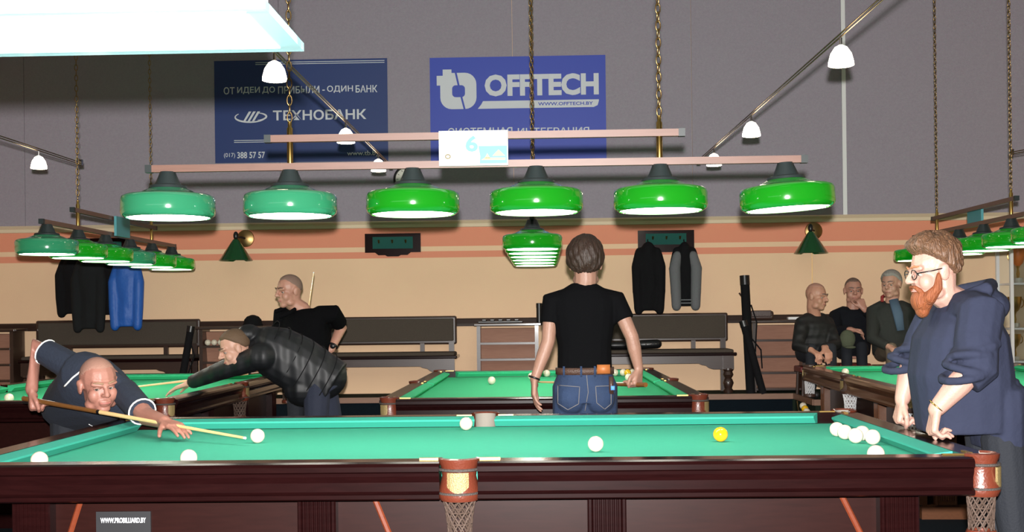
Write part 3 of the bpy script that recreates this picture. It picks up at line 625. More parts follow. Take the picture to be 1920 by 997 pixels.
hang_coat('black coat at the outer end of the coat pile, away from the blue jacket', 140, 478, 588, .30, 8.06, cb['black1']); hang_coat('blue jacket hanging beside dark coats', 240, 484, 612, .30, 7.80, cb['blue']); c3 = hang_coat('charcoal coat hanging in front between black coats', 170, 478, 616, .30, 7.80, cb['grey']); hang_coat('black jacket hanging between charcoal coat and blue jacket', 209, 482, 590, .30, 8.06, cb['black1'])
hang_coat('black hoodie hanging from the coat rack', 1216, 456, 582, .28, 8.06, cb['black1'], hood=True); hang_coat('black varsity jacket with grey sleeves hanging from the coat rack', 1284, 456, 574, .24, 8.06, cb['black1'], hood=True, extra=cb['greyk'], sleeve=.3)

# ---------------------------------------------------------------- people
def hand(mb, wr, fd, pn, thumb, curls=(20, 25, 25, 30), tcurl=20, s=1.0, spread=.06):
    """wrist, finger direction, palm-facing direction, thumb side vector"""
    fd = V(fd).normalized(); pn = V(pn); pn = (pn - fd * pn.dot(fd)).normalized(); la = fd.cross(pn)
    if la.dot(V(thumb)) < 0: la = -la
    wr = V(wr); offs = (.031, .0105, -.0105, -.030); lens = (.92, 1.0, .95, .76)
    mb.tube([wr - fd * .02, wr + fd * .02 * s], .027 * s, 10, side=la, flat=.75, rnd=True)
    for k in range(4):
        kn = wr + fd * (.092 - .006 * abs(k - 1.2)) * s + la * offs[k] * s
        mb.tube([wr + la * offs[k] * .55 * s, kn], [.017 * s, .0145 * s], 8, rnd=True)
        d = (fd + la * spread * (1.5 - k)).normalized(); p = kn; a = 0
        for j, ln in enumerate((.046, .029, .023)):
            a = math.radians(curls[k]); ax = d.cross(pn).normalized(); d = (Matrix.Rotation(a, 3, ax) @ d).normalized()
            q = p + d * ln * lens[k] * s; mb.tube([p, q], [(.0105 - .001 * j) * s, (.0097 - .001 * j) * s], 8, rnd=True); p = q
    mb.ell(wr + fd * .03 * s + la * .024 * s + pn * .008 * s, (.02 * s,) * 3, n=10, m=7)
    p = wr + fd * .03 * s + la * .032 * s + pn * .006 * s; d = (fd * .75 + la * .65 + pn * .25).normalized()
    for j, ln in enumerate((.042, .034, .026)):
        if j: d = (Matrix.Rotation(math.radians(tcurl), 3, d.cross(fd - la * .6 + pn * .3).normalized()) @ d).normalized()
        q = p + d * ln * s; mb.tube([p, q], [(.0135 - .0015 * j) * s, (.012 - .0015 * j) * s], 8, rnd=True); p = q

SK = {}
def skin(name, c): return mat('skin_' + name, c, .5, bump=.15, bscale=120, var=.12, vscale=14)

class Person:
    def __init__(s, label, base, vox=.007):
        s.base = V(base); s.g = {}; s.vox = vox; s.label = label; s.extra = []
    def mb(s, k): return s.g.setdefault(k, MB())
    def head(s, c, face, up=(0, 0, 1), sc=1.0, wide=1.0, chin=1.0):
        f = V(face).normalized(); u = V(up); u = (u - f * u.dot(f)).normalized(); x = f.cross(u)
        R = Matrix((x, f, u)).transposed(); s.HR, s.HC, s.HS = R, V(c), sc
        b = s.mb('skin'); P = lambda *q: s.HC + R @ (V(q) * sc)
        E = lambda q, r: b.ell(P(*q), [k * sc for k in r], R)
        w = wide
        E((0, -.012, .034), (.077 * w, .096, .088)); E((0, .026, -.042), (.062 * w, .062, .074)); E((0, .060, -.096 * chin), (.030 * w, .026, .021))
        for e in (-1, 1):
            E((e * .038 * w, .052, -.034), (.028, .030, .034)); E((e * .079 * w, -.008, -.006), (.010, .022, .033)); E((e * .083 * w, -.013, .012), (.009, .017, .017))
            E((e * .045 * w, .02, -.082), (.024, .034, .024)); E((e * .0125, .098, -.026), (.0095, .011, .008))
        b.tube([P(-.05, .072, .024), P(-.02, .086, .021), P(.02, .086, .021), P(.05, .072, .024)], .011 * sc, 8, rnd=True)
        b.tube([P(0, .084, .022), P(0, .100, -.004), P(0, .110, -.022)], [.009 * sc, .011 * sc, .0135 * sc], 8, rnd=True)
        b.tube([P(-.02, .082, -.058), P(0, .09, -.057), P(.02, .082, -.058)], .0085 * sc, 8, rnd=True); b.tube([P(-.016, .081, -.070), P(0, .087, -.070), P(.016, .081, -.070)], .0085 * sc, 8, rnd=True)
        s.P = P; return s
    def face_parts(s, brow, lip, look=(0, 0)):
        P, sc = s.P, s.HS
        for e in (-1, 1):
            s.extra.append(('eye', MB().ell(P(e * .031, .0665, .002), .0125 * sc, n=12, m=8), mat('eye_white', (.34, .29, .26), .3), None))
            s.extra.append(('iris', MB().ell(P(e * .031 + look[0], .0752, .001 + look[1]), .0062 * sc, n=10, m=7), mat('iris', (.03, .025, .02), .2), None))
            s.extra.append(('eyelid', MB().tube([P(e * .046, .0665, .004), P(e * .031, .079, .0095), P(e * .017, .0735, .004)], 0.0048 * sc, 6, rnd=True), s.skin_m, None))
            s.extra.append(('eyebrow', MB().tube([P(e * .05, .078, .030), P(e * .033, .091, .034), P(e * .014, .096, .029)], [.003 * sc, .0048 * sc, .0045 * sc], 6, rnd=True), brow, None))
        s.extra.append(('lips', MB().tube([P(-.022, .0885, -.064), P(-.008, .0965, -.063), P(.008, .0965, -.063), P(.022, .0885, -.064)], .0038 * sc, 6, rnd=True), lip, None))
    def hair(s, m, fn, name='hair', off=(0, 0, 0), r=(.080, .099, .092), wob=.0, ridge=.0):
        """closed cap over the cranium; fn(unit dir) -> thickness (negative sinks under the skin)"""
        n, k = (96, 40) if (ridge or wob) else (48, 30); rs = []
        for i in range(k + 1):
            th = .04 + (PI - .08) * i / k; ring = []
            for j in range(n):
                ph = 2 * PI * j / n; d = V((math.sin(th) * math.cos(ph), math.sin(th) * math.sin(ph), math.cos(th)))
                t = fn(d); t += (wob * math.sin(5 * ph + 4 * th) * math.sin(6 * th + 2 * ph) + ridge * abs(math.sin(10 * ph + 1.5 * math.sin(3 * th + ph))) * math.sin(th)) * (t > -.005)
                ring.append(s.P(*(V((0, -.012, .034)) + V(off) + V((d.x * (r[0] + t), d.y * (r[1] + t), d.z * (r[2] + t))))))
            rs.append(ring)
        s.extra.append((name, MB().rings(rs), m, 'smooth')); return s
    def neck(s, base, r=.058):
        s.mb('skin').tube([s.P(0, -.025, -.02), s.P(0, -.022, -.09), V(base)], [r * s.HS, r * s.HS, r * 1.15], 12, rnd=True)
    def limb(s, k, pts, rad, **kw): s.mb(k).tube(pts, rad, 12, rnd=True if k == 'skin' else 'start', **kw)
    def torso(s, k, pel, che, sh, sc, w=(.170, .155, .175, .19, .12), d=(.115, .105, .120, .105, .07), inf=0, lo=-.10, bend=(0, 0, 0), hi=1.0):
        pel, che, sh, sc = V(pel), V(che), V(sh).normalized(), V(sc).normalized(); ax = che - pel; L = ax.length; ax = ax / L
        ts = [lo / L, 0.0, .38, .75, .90, 1.0, 1.09]; ww = [w[0] * .97, w[0], w[1], w[2], w[3], w[3] * .74, w[4] * .8]; dd = [d[0] * .95, d[0], d[1], d[2], d[3] * 1.05, d[3] * .9, d[4] * .9]
        rs = []
        for t, a, b in zip(ts, ww, dd):
            si = sh.lerp(sc, max(0, min(1, t))); si = (si - ax * si.dot(ax)).normalized(); fr = ax.cross(si)
            c = pel + ax * (t * L) + V(bend) * (4 * max(0, t) * max(0, 1 - t))
            rs.append([c + si * ((a + inf) * (abs(math.cos(q)) ** .8) * (1 if math.cos(q) > 0 else -1)) + fr * ((b + inf) * (abs(math.sin(q)) ** .8) * (1 if math.sin(q) > 0 else -1)) for q in [2 * PI * j / 18 for j in range(18)]])
        s.mb(k).rings(rs)
    def build(s, skin_m, mats, smooth=None, voxes=None):
        s.skin_m = skin_m
        me = remesh(s.g['skin'], 'person', s.vox, 3); me.transform(Matrix.Translation(-s.base))
        root = link('person', me, skin_m, loc=s.base); tag(root, s.label, 'person')
        for k, m in mats.items():
            if k not in s.g: continue
            q = remesh(s.g[k], k, (voxes or {}).get(k, s.vox * 1.25), (smooth or {}).get(k, 5)); q.transform(Matrix.Translation(-s.base)); link(k, q, m, root)
        s.root = root; s.meshes = {k: [c for c in root.children if c.name.split('.')[0] == k] for k in mats}; return root
    def hit(s, k, u, v, lift=.003):      # point of garment k seen at a pixel
        from mathutils.bvhtree import BVHTree
        o = s.meshes[k][0]; t = BVHTree.FromPolygons([q.co + s.base for q in o.data.vertices], [tuple(f.vertices) for f in o.data.polygons])
        d = ray(u, v).normalized(); h = t.ray_cast(CAM, d)
        return (h[0] - d * lift) if h[0] is not None else None
    def line(s, name, k, pix, r, m, n=6):
        P = []
        for (a, b), (c, d) in zip(pix[:-1], pix[1:]):
            for i in range(n): q = s.hit(k, a + (c - a) * i / n, b + (d - b) * i / n); P += [q] if q is not None else []
        q = s.hit(k, *pix[-1]); P += [q] if q is not None else []
        if len(P) > 1: s.extra.append((name, MB().tube(P, r, 6), m, None))
    def finish(s):
        for n, mb, m, sm in s.extra:
            me = mb.mesh(n); fix_normals(me); me.transform(Matrix.Translation(-s.base)); link(n, me, m, s.root, True)
        return s.root
def legs(s, pel, side, kn, an, toe, k='trousers', r=(.092, .062, .048), skin_too=True):
    pel, side = V(pel), V(side).normalized()
    for e, K, A, Tt in zip((-1, 1), kn, an, toe):
        h = pel + side * (.095 * e) + V((0, 0, -.04)); K, A, Tt = V(K), V(A), V(Tt)
        s.mb(k).tube([h, h.lerp(K, .5), K, K.lerp(A, .4), A + V((0, 0, .02))], [r[0], r[0] * .9, r[1], r[1] * .95, r[2]], 12, rnd=True)
        s.mb('skin').tube([h, K, A], [.07, .05, .035], 10, rnd=True)
        s.mb('shoes').tube([A + V((0, 0, -.045)) - (Tt - A).normalized() * .03, A.lerp(Tt, .5) + V((0, 0, -.05)), Tt + V((0, 0, -.0))], [.042, .045, .035], 10, rnd=True, flat=.9)
SHOE = mat('shoe_black', (.012, .012, .012), .5); LIP = mat('lip', (.35, .12, .10), .5)
JEANS = mat('denim', (.014, .031, .078), .85, bump=.4, bscale=160, var=.35, vscale=10); DKJ = mat('dark_trousers', (.006, .008, .013), .85, bump=.3, bscale=120)

# --- the player stretching over the long table
p = Person('stretching player in navy polo with white trim, aiming a cue at the long table', (-2.3, 1.4, 0), .0055)
RS, LS = V((-2.19, .99, 1.145)), V((-1.90, .88, 1.03)); RE, LE = V((-2.465, 1.10, 1.275)), V((-1.70, .62, .925)); RW, LW = V((-2.452, 1.00, 1.045)), V((-1.545, .43, .912))
PEL, CH = V((-2.36, 1.42, .93)), (RS + LS) / 2; sd = (LS - RS).normalized()
HC = at(186, 721, .80)
p.head(HC, (.62, -.74, -.20), (.10, -.25, 1), 1.15, 1.04); p.neck(CH + V((.03, -.02, .02)), .062)
CT, CB_ = V((-1.075, .105, BED + .036)), V((-2.452, 1.0, .99)); cd = (CB_ - CT).normalized()
p.torso('skin', PEL, CH, (sd.x, sd.y, 0), sd, inf=-.01)
p.torso('shirt', PEL, CH, (sd.x, sd.y, 0), sd, w=(.185, .185, .195, .20, .11), d=(.135, .145, .145, .12, .075), inf=.012, lo=-.12)
p.limb('skin', [RS, RE, RW], [.052, .050, .034]); p.limb('skin', [LS, LE, LW], [.052, .048, .033])
p.limb('shirt', [CH.lerp(RS, .4), RS, RS.lerp(RE, .78)], [.09, .082, .072]); p.limb('shirt', [CH.lerp(LS, .4), LS, LS.lerp(LE, .80)], [.085, .075, .068])
hand(p.mb('skin'), RW, (.03, -.08, -1), (.65, .35, 0), cd * -1 + V((0, 0, -.2)), (78, 80, 80, 80), 50, 1.12)
hand(p.mb('skin'), LW, (.70, -.62, -.14), (0, 0, -1), (-.6, -.7, .4), (8, 10, 12, 10), 5, 1.12, .07)
legs(p, PEL, sd.cross(V((0, 0, 1))).cross(V((0, 0, 1))) * -1, [(-2.42, 1.36, .50), (-2.16, 1.30, .50)], [(-2.46, 1.45, .09), (-2.16, 1.42, .09)], [(-2.42, 1.26, .04), (-2.10, 1.24, .04)])
NAVY = mat('navy_pique', (.012, .018, .034), .9, bump=.35, bscale=60); WHT = mat('white_trim', (.75, .75, .75), .7)
p.build(skin('ruddy', (.31, .135, .10)), {'shirt': NAVY, 'trousers': DKJ, 'shoes': SHOE})
p.face_parts(mat('brow_fair', (.25, .15, .09), .8), LIP, (.004, 0))
def hairline(d, front=.5, side=-.02, back=-.6):
    y = d.y
    if y >= .6: t = front
    elif y >= .1: t = side + (front - side) * (y - .1) / .5
    elif y >= -.5: t = side + (back - side) * (.1 - y) / .6
    else: t = back
    return max(0, min(1, (d.z - t) / .14))
def hairfn(th, front=.5, side=-.02, back=-.6, top=0): return lambda d: -.013 + (th + .013 + top * max(0, d.z)) * hairline(d, front, side, back)
buzz = lambda lim, t: hairfn(t, .55, .0, -.5)
p.hair(mat('hair_buzz', (.30, .155, .115), .8, bump=.4, bscale=260), buzz(.12, -.0015), 'cropped_hair')
def ring(c, ax, r, th, n=20):
    ax = V(ax).normalized(); a = ax.orthogonal().normalized(); b = ax.cross(a); return MB().tube([V(c) + a * r * math.cos(2 * PI * k / n) + b * r * math.sin(2 * PI * k / n) for k in range(n + 1)], th, 6)
p.extra += [('sleeve_trim', ring(RS.lerp(RE, .78), RE - RS, .0705, .0045), WHT, None), ('sleeve_trim', ring(LS.lerp(LE, .80), LE - LS, .069, .0045), WHT, None)]
cl = [CH + V((.10, -.02, .10)), CH + V((.14, -.09, .05)), CH + V((.12, -.14, -.02))]
p.line('collar_piping', 'shirt', [(151, 697), (137, 708), (121, 725)], .005, WHT); p.line('shirt_logo', 'shirt', [(168, 795), (173, 798), (180, 800)], .003, WHT)
p.finish()
def cue(label, a, b, rt=.0062, rb=.0145):
    a, b = V(a), V(b); t = thing('cue', label, 'cue', a); d = b - a
    obj('shaft', MB().tube([(0, 0, 0), d * .62], [rt, rt + (rb - rt) * .62], 12), M['cue'], t, True); bt = obj('butt', MB().tube([d * .62, d], [rt + (rb - rt) * .62, rb], 12), M['cueb'], t, True)
    obj('joint_ring', MB().tube([d * .615, d * .628], rt + (rb - rt) * .66, 12), M['black'], bt); obj('tip', MB().tube([-d.normalized() * .010, (0, 0, 0)], rt * .95, 10), M['white'], t)
cue('wooden cue aimed by the stretching player in navy polo', CT, CT + cd * 1.72)

# --- the man in hoodie leaning on the rail
p = Person('bearded man in blue-grey hoodie and glasses leaning with fists on the rail', (2.28, -.25, 0), .0055)
LW, RW = V((1.905, -.50, 1.014)), V((1.925, .03, 1.014)); LE, RE = V((2.035, -.545, 1.175)), V((1.985, .06, 1.185)); LS, RS = V((2.10, -.475, 1.40)), V((2.07, -.05, 1.40))
PEL, CH = V((2.10, -.25, .985)), V((2.09, -.26, 1.41)); HC = at(1752, 510, -.30)
p.head(HC, (-1, -.10, -.14), (-.12, 0, 1), 1.06, 1.0); p.neck(CH + V((.01, 0, .02)), .060)
p.torso('skin', PEL, CH, (0, 1, 0), (0, 1, 0), inf=-.03, lo=-.01)
p.torso('hoodie', PEL, CH, (0, 1, 0), (0, 1, 0), w=(.20, .21, .22, .20, .10), d=(.185, .195, .170, .125, .08), inf=.012, lo=-.078, bend=(-.01, 0, 0)); p.torso('hoodie', (2.235, -.25, .90), (2.22, -.25, 1.1), (0, 1, 0), (0, 1, 0), w=(.19, .20, .2, .19, .18), d=(.095, .105, .115, .11, .11), lo=-.06)
p.mb('hoodie').ell((2.20, -.26, 1.43), (.085, .15, .075)); p.mb('hoodie').tube([(2.02, -.26, 1.40), (2.05, -.36, 1.46), (2.15, -.40, 1.50), (2.22, -.26, 1.52), (2.15, -.12, 1.50), (2.05, -.16, 1.46), (2.02, -.26, 1.40)], .032, 8)
for a, b in ((LS, LE), (RS, RE)):
    p.limb('hoodie', [CH.lerp(a, .5), a, a.lerp(b, .55), b + V((.02, 0, .0)), b + V((-.025, 0, -.035))], [.10, .095, .088, .085, .074]); 
    for k, f in enumerate((.62, .80, .97, 1.10)): q = a.lerp(b, f) + V((-.01 * k, 0, 0)); p.mb('hoodie').tube([V((q.x + .085 * math.cos(g), q.y + .08 * math.sin(g), q.z + .02 * math.cos(g + k * 1.9))) for g in [2 * PI * j / 12 for j in range(13)]], .018, 6)
p.limb('skin', [LS, LE, LE.lerp(LW, .35), LW], [.055, .052, .052, .034]); p.limb('skin', [RS, RE, RE.lerp(RW, .35), RW], [.055, .052, .052, .034])
hand(p.mb('skin'), LW, (-.22, -.05, -.97), (.95, 0, -.2), (0, .9, -.2), (78, 85, 70, 60), 45, 1.06, .0)
hand(p.mb('skin'), RW, (-.22, .05, -.97), (.95, 0, -.2), (0, -.9, -.2), (78, 85, 70, 60), 45, 1.06, .0)
legs(p, V((2.23, -.25, .92)), (0, 1, 0), [(2.26, -.37, .50), (2.26, -.12, .50)], [(2.36, -.38, .09), (2.36, -.1, .09)], [(2.16, -.40, .04), (2.16, -.10, .04)])
HOOD = mat('hoodie_fleece', (.021, .025, .047), .9, spec=.2, bump=.5, bscale=22, var=.12, vscale=6); GING = hair_mat('ginger_beard', (.10, .02, .005), (.30, .085, .022), .7, .8); GH = hair_mat('light_brown_hair', (.028, .012, .006), (.20, .10, .05), .5, .9)
p.build(skin('pale', (.42, .24, .19)), {'hoodie': HOOD, 'trousers': DKJ, 'shoes': SHOE}, {'hoodie': 4})
p.face_parts(mat('brow_ginger', (.35, .14, .06), .8), mat('lip_pale', (.48, .2, .17), .5))
p.hair(GH, lambda d: -.013 + (.018 + .030 * max(0, d.z) + .030 * max(0, d.y) * max(0, d.z)) * hairline(d, .48, .05, -.62), wob=.007, ridge=.007)
bm_ = MB(); P_ = p.P
bm_.ell(P_(0, .066, -.105), [.050 * 1.06, .044 * 1.06, .050 * 1.06], p.HR); bm_.ell(P_(0, .070, -.142), [.034, .030, .034], p.HR)
for e in (-1, 1): bm_.tube([P_(e * .073, .012, -.012), P_(e * .068, .022, -.06), P_(e * .045, .050, -.095), P_(0, .07, -.11)], [.012, .020, .030, .036], 10, rnd=True); bm_.tube([P_(e * .034, .080, -.066), P_(e * .022, .094, -.048), P_(0, .101, -.044)], [.012, .009, .007], 8, rnd=True)
p.extra.append(('beard', (lambda me: type('X', (), {'mesh': lambda self, n: me})())(remesh(bm_, 'beard', .005, 2)), GING, None))
gl = MB()
for e in (-1, 1):
    gl.tube([P_(e * .033 + .026 * math.cos(a), .099 - .004 * abs(math.cos(a)), .002 + .019 * math.sin(a)) for a in [2 * PI * k / 16 for k in range(17)]], .0022, 6); gl.tube([P_(e * .059, .094, .006), P_(e * .082, .04, .008), P_(e * .086, -.012, .012)], .0026, 6)
gl.tube([P_(-.008, .1, .004), P_(.008, .1, .004)], .002, 6); p.extra.append(('glasses', gl, M['black'], None))
for y in (-.30, -.22): p.extra.append(('drawstring', MB().tube([(1.985, y, 1.37), (1.955, y - .01, 1.28), (1.93, y, 1.13)], .0045, 6), mat('string', (.09, .1, .16), .8), None))
0 and p.extra.append(('pouch_pocket', MB().tube([(1.925, -.39, .95), (1.895, -.32, 1.08), (1.89, -.20, 1.08), (1.915, -.12, .95)], .008, 6), HOOD, None)); pass
p.extra.append(('bracelet', ring(LW + V((.005, 0, .012)), LW - LE, .036, .0035), M['brass'], None))
p.finish()

# --- the man in black t-shirt, seen from behind
Y3 = 1.68; X3 = at(1098, 600, Y3).x
p = Person('man in black t-shirt and jeans seen from behind, holding a cue', (X3, Y3, 0), .006)
PEL, CH = V((X3 - .005, Y3, 1.03)), V((X3 - .005, Y3 + .01, 1.555)); LS, RS = V((X3 - .195, Y3, 1.49)), V((X3 + .185, Y3, 1.49))
LE = at(1029, 640, Y3 - .02); LW = at(1003, 712, Y3 - .04); RE = at(1186, 632, Y3 - .05); RW = at(1199, 693, Y3 - .02)
HC = at(1099, 494, Y3 + .03)
p.head(HC, (.05, 1, -.08), (0, .08, 1), 1.13); p.neck(CH + V((0, 0, .0)), .060)
p.torso('skin', PEL, CH, (1, 0, 0), (1, 0, 0), w=(.16, .145, .165, .17, .08), inf=-.01)
p.torso('t_shirt', PEL, CH, (1, 0, 0), (1, 0, 0), w=(.155, .150, .185, .188, .075), d=(.105, .10, .115, .10, .06), inf=.008, lo=.035)
for a, b in ((LS, LE), (RS, RE)): p.limb('t_shirt', [CH.lerp(a, .5) + V((0, 0, -.03)), a, a.lerp(b, .52)], [.085, .068, .062])
p.limb('skin', [LS, LE, LE.lerp(LW, .35), LW], [.048, .041, .041, .027]); p.limb('skin', [RS, RE, RE.lerp(RW, .35), RW], [.048, .041, .041, .027])
hand(p.mb('skin'), LW, (-.05, -.05, -1), (1, .1, 0), (.1, 1, -.2), (14, 16, 18, 20), 12, 1.04, .05)
hand(p.mb('skin'), RW, (-.15, -.25, -1), (-.8, .55, 0), (-.2, -1, 0), (75, 80, 80, 80), 45, 1.04)
legs(p, PEL, (1, 0, 0), [(X3 - .12, Y3 + .03, .55), (X3 + .11, Y3 + .04, .55)], [(X3 - .14, Y3 - .02, .09), (X3 + .13, Y3, .09)], [(X3 - .17, Y3 + .2, .04), (X3 + .17, Y3 + .2, .04)], 'jeans', (.098, .072, .06))
p.torso('jeans', PEL + V((0, 0, -.08)), PEL + V((0, 0, .075)), (1, 0, 0), (1, 0, 0), w=(.185, .175, .165, .16, .155), d=(.13, .128, .115, .108, .105), lo=-.05)
for e in (-1, 1): p.mb('jeans').ell(PEL + V((e * .082, -.055, -.10)), (.092, .085, .10))
p.mb('jeans').tube([PEL + V((0, 0, -.06)), PEL + V((0, 0, -.22))], [.10, .075], 12, rnd=True)
BT = mat('black_cotton', (.0028, .0028, .0034), .9, bump=.3, bscale=18, spec=.06)
p.build(skin('fair', (.29, .155, .11)), {'t_shirt': BT, 'jeans': JEANS, 'shoes': SHOE}, {'jeans': 3})
p.face_parts(mat('brow_brown', (.08, .04, .02), .8), LIP)
p.hair(hair_mat('brown_hair', (.008, .004, .0022), (.045, .021, .012), .55), hairfn(.014, .35, -.3, -.95, .006), wob=.004, ridge=.006, r=(.082, .101, .100))
bl = lambda z, w, d, th, hh: MB().rings([[V((X3 - .005 + (w + o) * (abs(math.cos(q)) ** .8) * (1 if math.cos(q) > 0 else -1), Y3 + (d + o) * (abs(math.sin(q)) ** .8) * (1 if math.sin(q) > 0 else -1), z + zz)) for o, zz in ((0, -hh), (th, -hh), (th, hh), (0, hh))] for q in [2 * PI * k / 32 for k in range(32)]], close=True)
p.extra.append(('belt', bl(1.085, .165, .112, .008, .02), mat('belt_leather', (.06, .028, .018), .5, bump=.5, bscale=150), None))
lp = at(1133, 692, Y3 - .128); p.extra.append(('belt_patch', MB().box(lp + V((0, .016, 0)), (.075, .012, .052)), mat('tan_leather', (.38, .12, .03), .5), None))
STI = mat('denim_stitch', (.16, .15, .15), .8)
p.line('pocket_stitching', 'jeans', [(1047, 722), (1088, 725), (1086, 757), (1066, 768), (1047, 756), (1047, 722)], .0022, STI)
p.line('pocket_stitching', 'jeans', [(1118, 724), (1147, 723), (1147, 757), (1135, 767), (1120, 755), (1118, 724)], .0022, STI)
p.line('centre_seam', 'jeans', [(1101, 702), (1104, 735), (1098, 770)], .0022, STI)
for x in (-.13, -.03, .05): p.extra.append(('belt_loop', MB().box((X3 + x, Y3 - .122 + abs(x) * .12, 1.085), (.012, .008, .062)), JEANS, None))
p.extra.append(('bracelet', ring(LW + V((.0, 0, .012)), LW - LE, .031, .006), M['black'], None))
ch = at(1147, 722, Y3 - .10); p.extra += [('chalk_holder', MB().box(ch, (.025, .03, .10)), M['leather_d'], None), ('chalk', MB().box(ch + V((.008, -.018, -.015)), (.022, .012, .024)), M['blue_chalk'], None)]
p.finish()
RWc = RW + V((-.02, -.03, -.085)); cd_ = V((-.50, .87, -.03)).normalized(); cue('cue held low in the right hand of the man in t-shirt', RWc + cd_ * 1.20, RWc - cd_ * .10, .006, .014)

# --- the man in quilted jacket bending over the left table
p = Person('man in black quilted jacket bending over a table to play', (-1.33, 3.5, 0), .0075)
PEL, CH = V((-1.36, 3.50, .98)), V((-1.80, 3.47, 1.235)); LS, RS = at(492, 668, 3.28), V((-1.86, 3.66, 1.20)); LE = at(420, 693, 3.38); LW = at(354, 719, 3.60); HC = at(441, 654, 3.33)
RE, RW = V((-1.70, 3.92, 1.25)), V((-1.62, 3.80, 1.03))
p.head(HC, (-.84, -.42, -.34), (-.36, -.1, .9), 1.12); p.neck(CH + V((-.04, 0, .02)), .062)
sdv = (LS - RS).normalized()
p.torso('skin', PEL, CH, sdv, sdv, inf=-.02)
p.torso('jacket', PEL, CH, sdv, sdv, w=(.19, .205, .215, .20, .11), d=(.175, .195, .18, .14, .09), inf=.016, lo=-.13); p.mb('jacket').ell(PEL + V((.02, 0, .0)), (.19, .2, .18)); p.mb('jacket').ell(PEL + V((-.10, -.02, -.08)), (.17, .19, .14))
p.mb('jacket').ell((-1.87, 3.44, 1.30), (.09, .13, .075)); p.mb('jacket').ell(LS, (.11, .10, .10))
p.limb('skin', [LS, LE, LW], [.05, .042, .03]); p.limb('skin', [RS, RE, RW], [.05, .042, .03])
p.limb('jacket', [CH.lerp(LS, .5), LS, LE, LE.lerp(LW, .9)], [.10, .095, .072, .052]); p.limb('jacket', [CH.lerp(RS, .5), RS, RE, RE.lerp(RW, .9)], [.10, .095, .075, .055])
hand(p.mb('skin'), LW, (-.80, .1, -.28), (.1, 0, -1), (0, .8, .5), (8, 8, 10, 10), 8, 1.1, .12); hand(p.mb('skin'), RW, (.05, 0, -1), (-.5, .5, 0), (-1, 0, 0), (75, 80, 80, 80), 45, 1.05)
legs(p, PEL, (0, 1, 0), [(-1.36, 3.34, .54), (-1.28, 3.66, .54)], [(-1.22, 3.34, .09), (-1.18, 3.70, .09)], [(-1.44, 3.32, .04), (-1.40, 3.72, .04)], r=(.105, .075, .06))
p.torso('trousers', PEL + V((.04, 0, -.10)), PEL + V((-.04, 0, .03)), (0, 1, 0), (0, 1, 0), w=(.18, .185, .18, .18, .17), d=(.14, .15, .145, .14, .13), lo=-.04)
JK = mat('quilted_nylon', (.0045, .0055, .007), .55, wave=('X', 3.0, 1.2, .45)); 
p.build(skin('tan', (.50, .28, .20)), {'jacket': JK, 'trousers': mat('navy_jeans', (.010, .014, .030), .85, bump=.3, bscale=120), 'shoes': SHOE}, {'jacket': 4})
p.face_parts(mat('brow_dark', (.1, .06, .04), .8), LIP); p.hair(mat('short_brown_hair', (.11, .065, .035), .7, bump=.5, bscale=200), hairfn(.006, .5, .0, -.6))
# quilting seams round the jacket
ax = (CH - PEL).normalized()
for k in range(6):
    c = PEL + (CH - PEL) * (-.05 + k * .19); fr = ax.cross(sdv).normalized(); a_, b_ = .226, .206
    p.extra.append(('quilt_seam', MB().tube([c + sdv * (a_ * (abs(math.cos(q)) ** .8) * (1 if math.cos(q) > 0 else -1)) + fr * (b_ * (abs(math.sin(q)) ** .8) * (1 if math.sin(q) > 0 else -1)) for q in [2 * PI * j / 30 for j in range(31)]], .004, 5), M['blackm'], None))
p.finish()
g_ = LW + V((-.10, .02, .012)); d_ = (g_ - RW).normalized(); cue('pale cue of the man in quilted jacket resting on his bridge hand', g_ + d_ * .40, RW - d_ * .25)

# --- the man in black polo, hand on hip
Y4 = 4.55; X4 = at(575, 600, Y4).x
p = Person('man in black polo standing with hand on hip and watch', (X4, Y4, 0), .0075)
PEL, CH = V((X4 + .02, Y4, 1.0)), V((X4 - .01, Y4, 1.45)); LS, RS = at(628, 588, Y4 - .08), at(530, 588, Y4 + .05); HC = at(543, 546, Y4 - .03)
LE = at(641, 614, Y4 + .08); LW = at(622, 655, Y4 - .03); RE, RW = RS + V((-.02, -.05, -.30)), RS + V((.05, -.22, -.5))
p.head(HC, (-.72, -.66, -.10), (0, 0, 1), 1.13, 1.04); p.neck(CH + V((-.02, 0, .03)), .064)
sdv = (LS - RS).normalized()
p.torso('skin', PEL, CH, sdv, sdv, inf=-.01); p.torso('polo_shirt', PEL, CH, sdv, sdv, w=(.185, .19, .205, .205, .10), d=(.135, .15, .145, .115, .075), inf=.008)
for a, b in ((LS, LE), (RS, RE)): p.limb('polo_shirt', [CH.lerp(a, .5) + V((0, 0, -.02)), a, a.lerp(b, .72)], [.09, .078, .07])
p.limb('skin', [LS, LE, LW], [.054, .05, .032]); p.limb('skin', [RS, RE, RW], [.054, .05, .032])
hand(p.mb('skin'), LW, (-.6, -.3, -.6), (-.3, .9, .2), (-.5, 0, .9), (25, 30, 30, 30), 10, 1.08); hand(p.mb('skin'), RW, (0, -.2, -1), (.8, 0, 0), (0, -1, 0), (70, 75, 75, 75), 40, 1.08)
legs(p, PEL, (1, 0, 0), [(X4 - .1, Y4, .52), (X4 + .13, Y4, .52)], [(X4 - .12, Y4 + .03, .09), (X4 + .15, Y4 + .03, .09)], [(X4 - .2, Y4 - .16, .04), (X4 + .12, Y4 - .18, .04)])
p.build(skin('ruddy2', (.40, .20, .14)), {'polo_shirt': BT, 'trousers': DKJ, 'shoes': SHOE})
p.face_parts(mat('brow_dark', (.1, .06, .04), .8), LIP, (-.003, 0)); p.hair(mat('hair_grey_crop', (.20, .125, .095), .85, bump=.4, bscale=260), buzz(.10, -.001), 'cropped_hair')
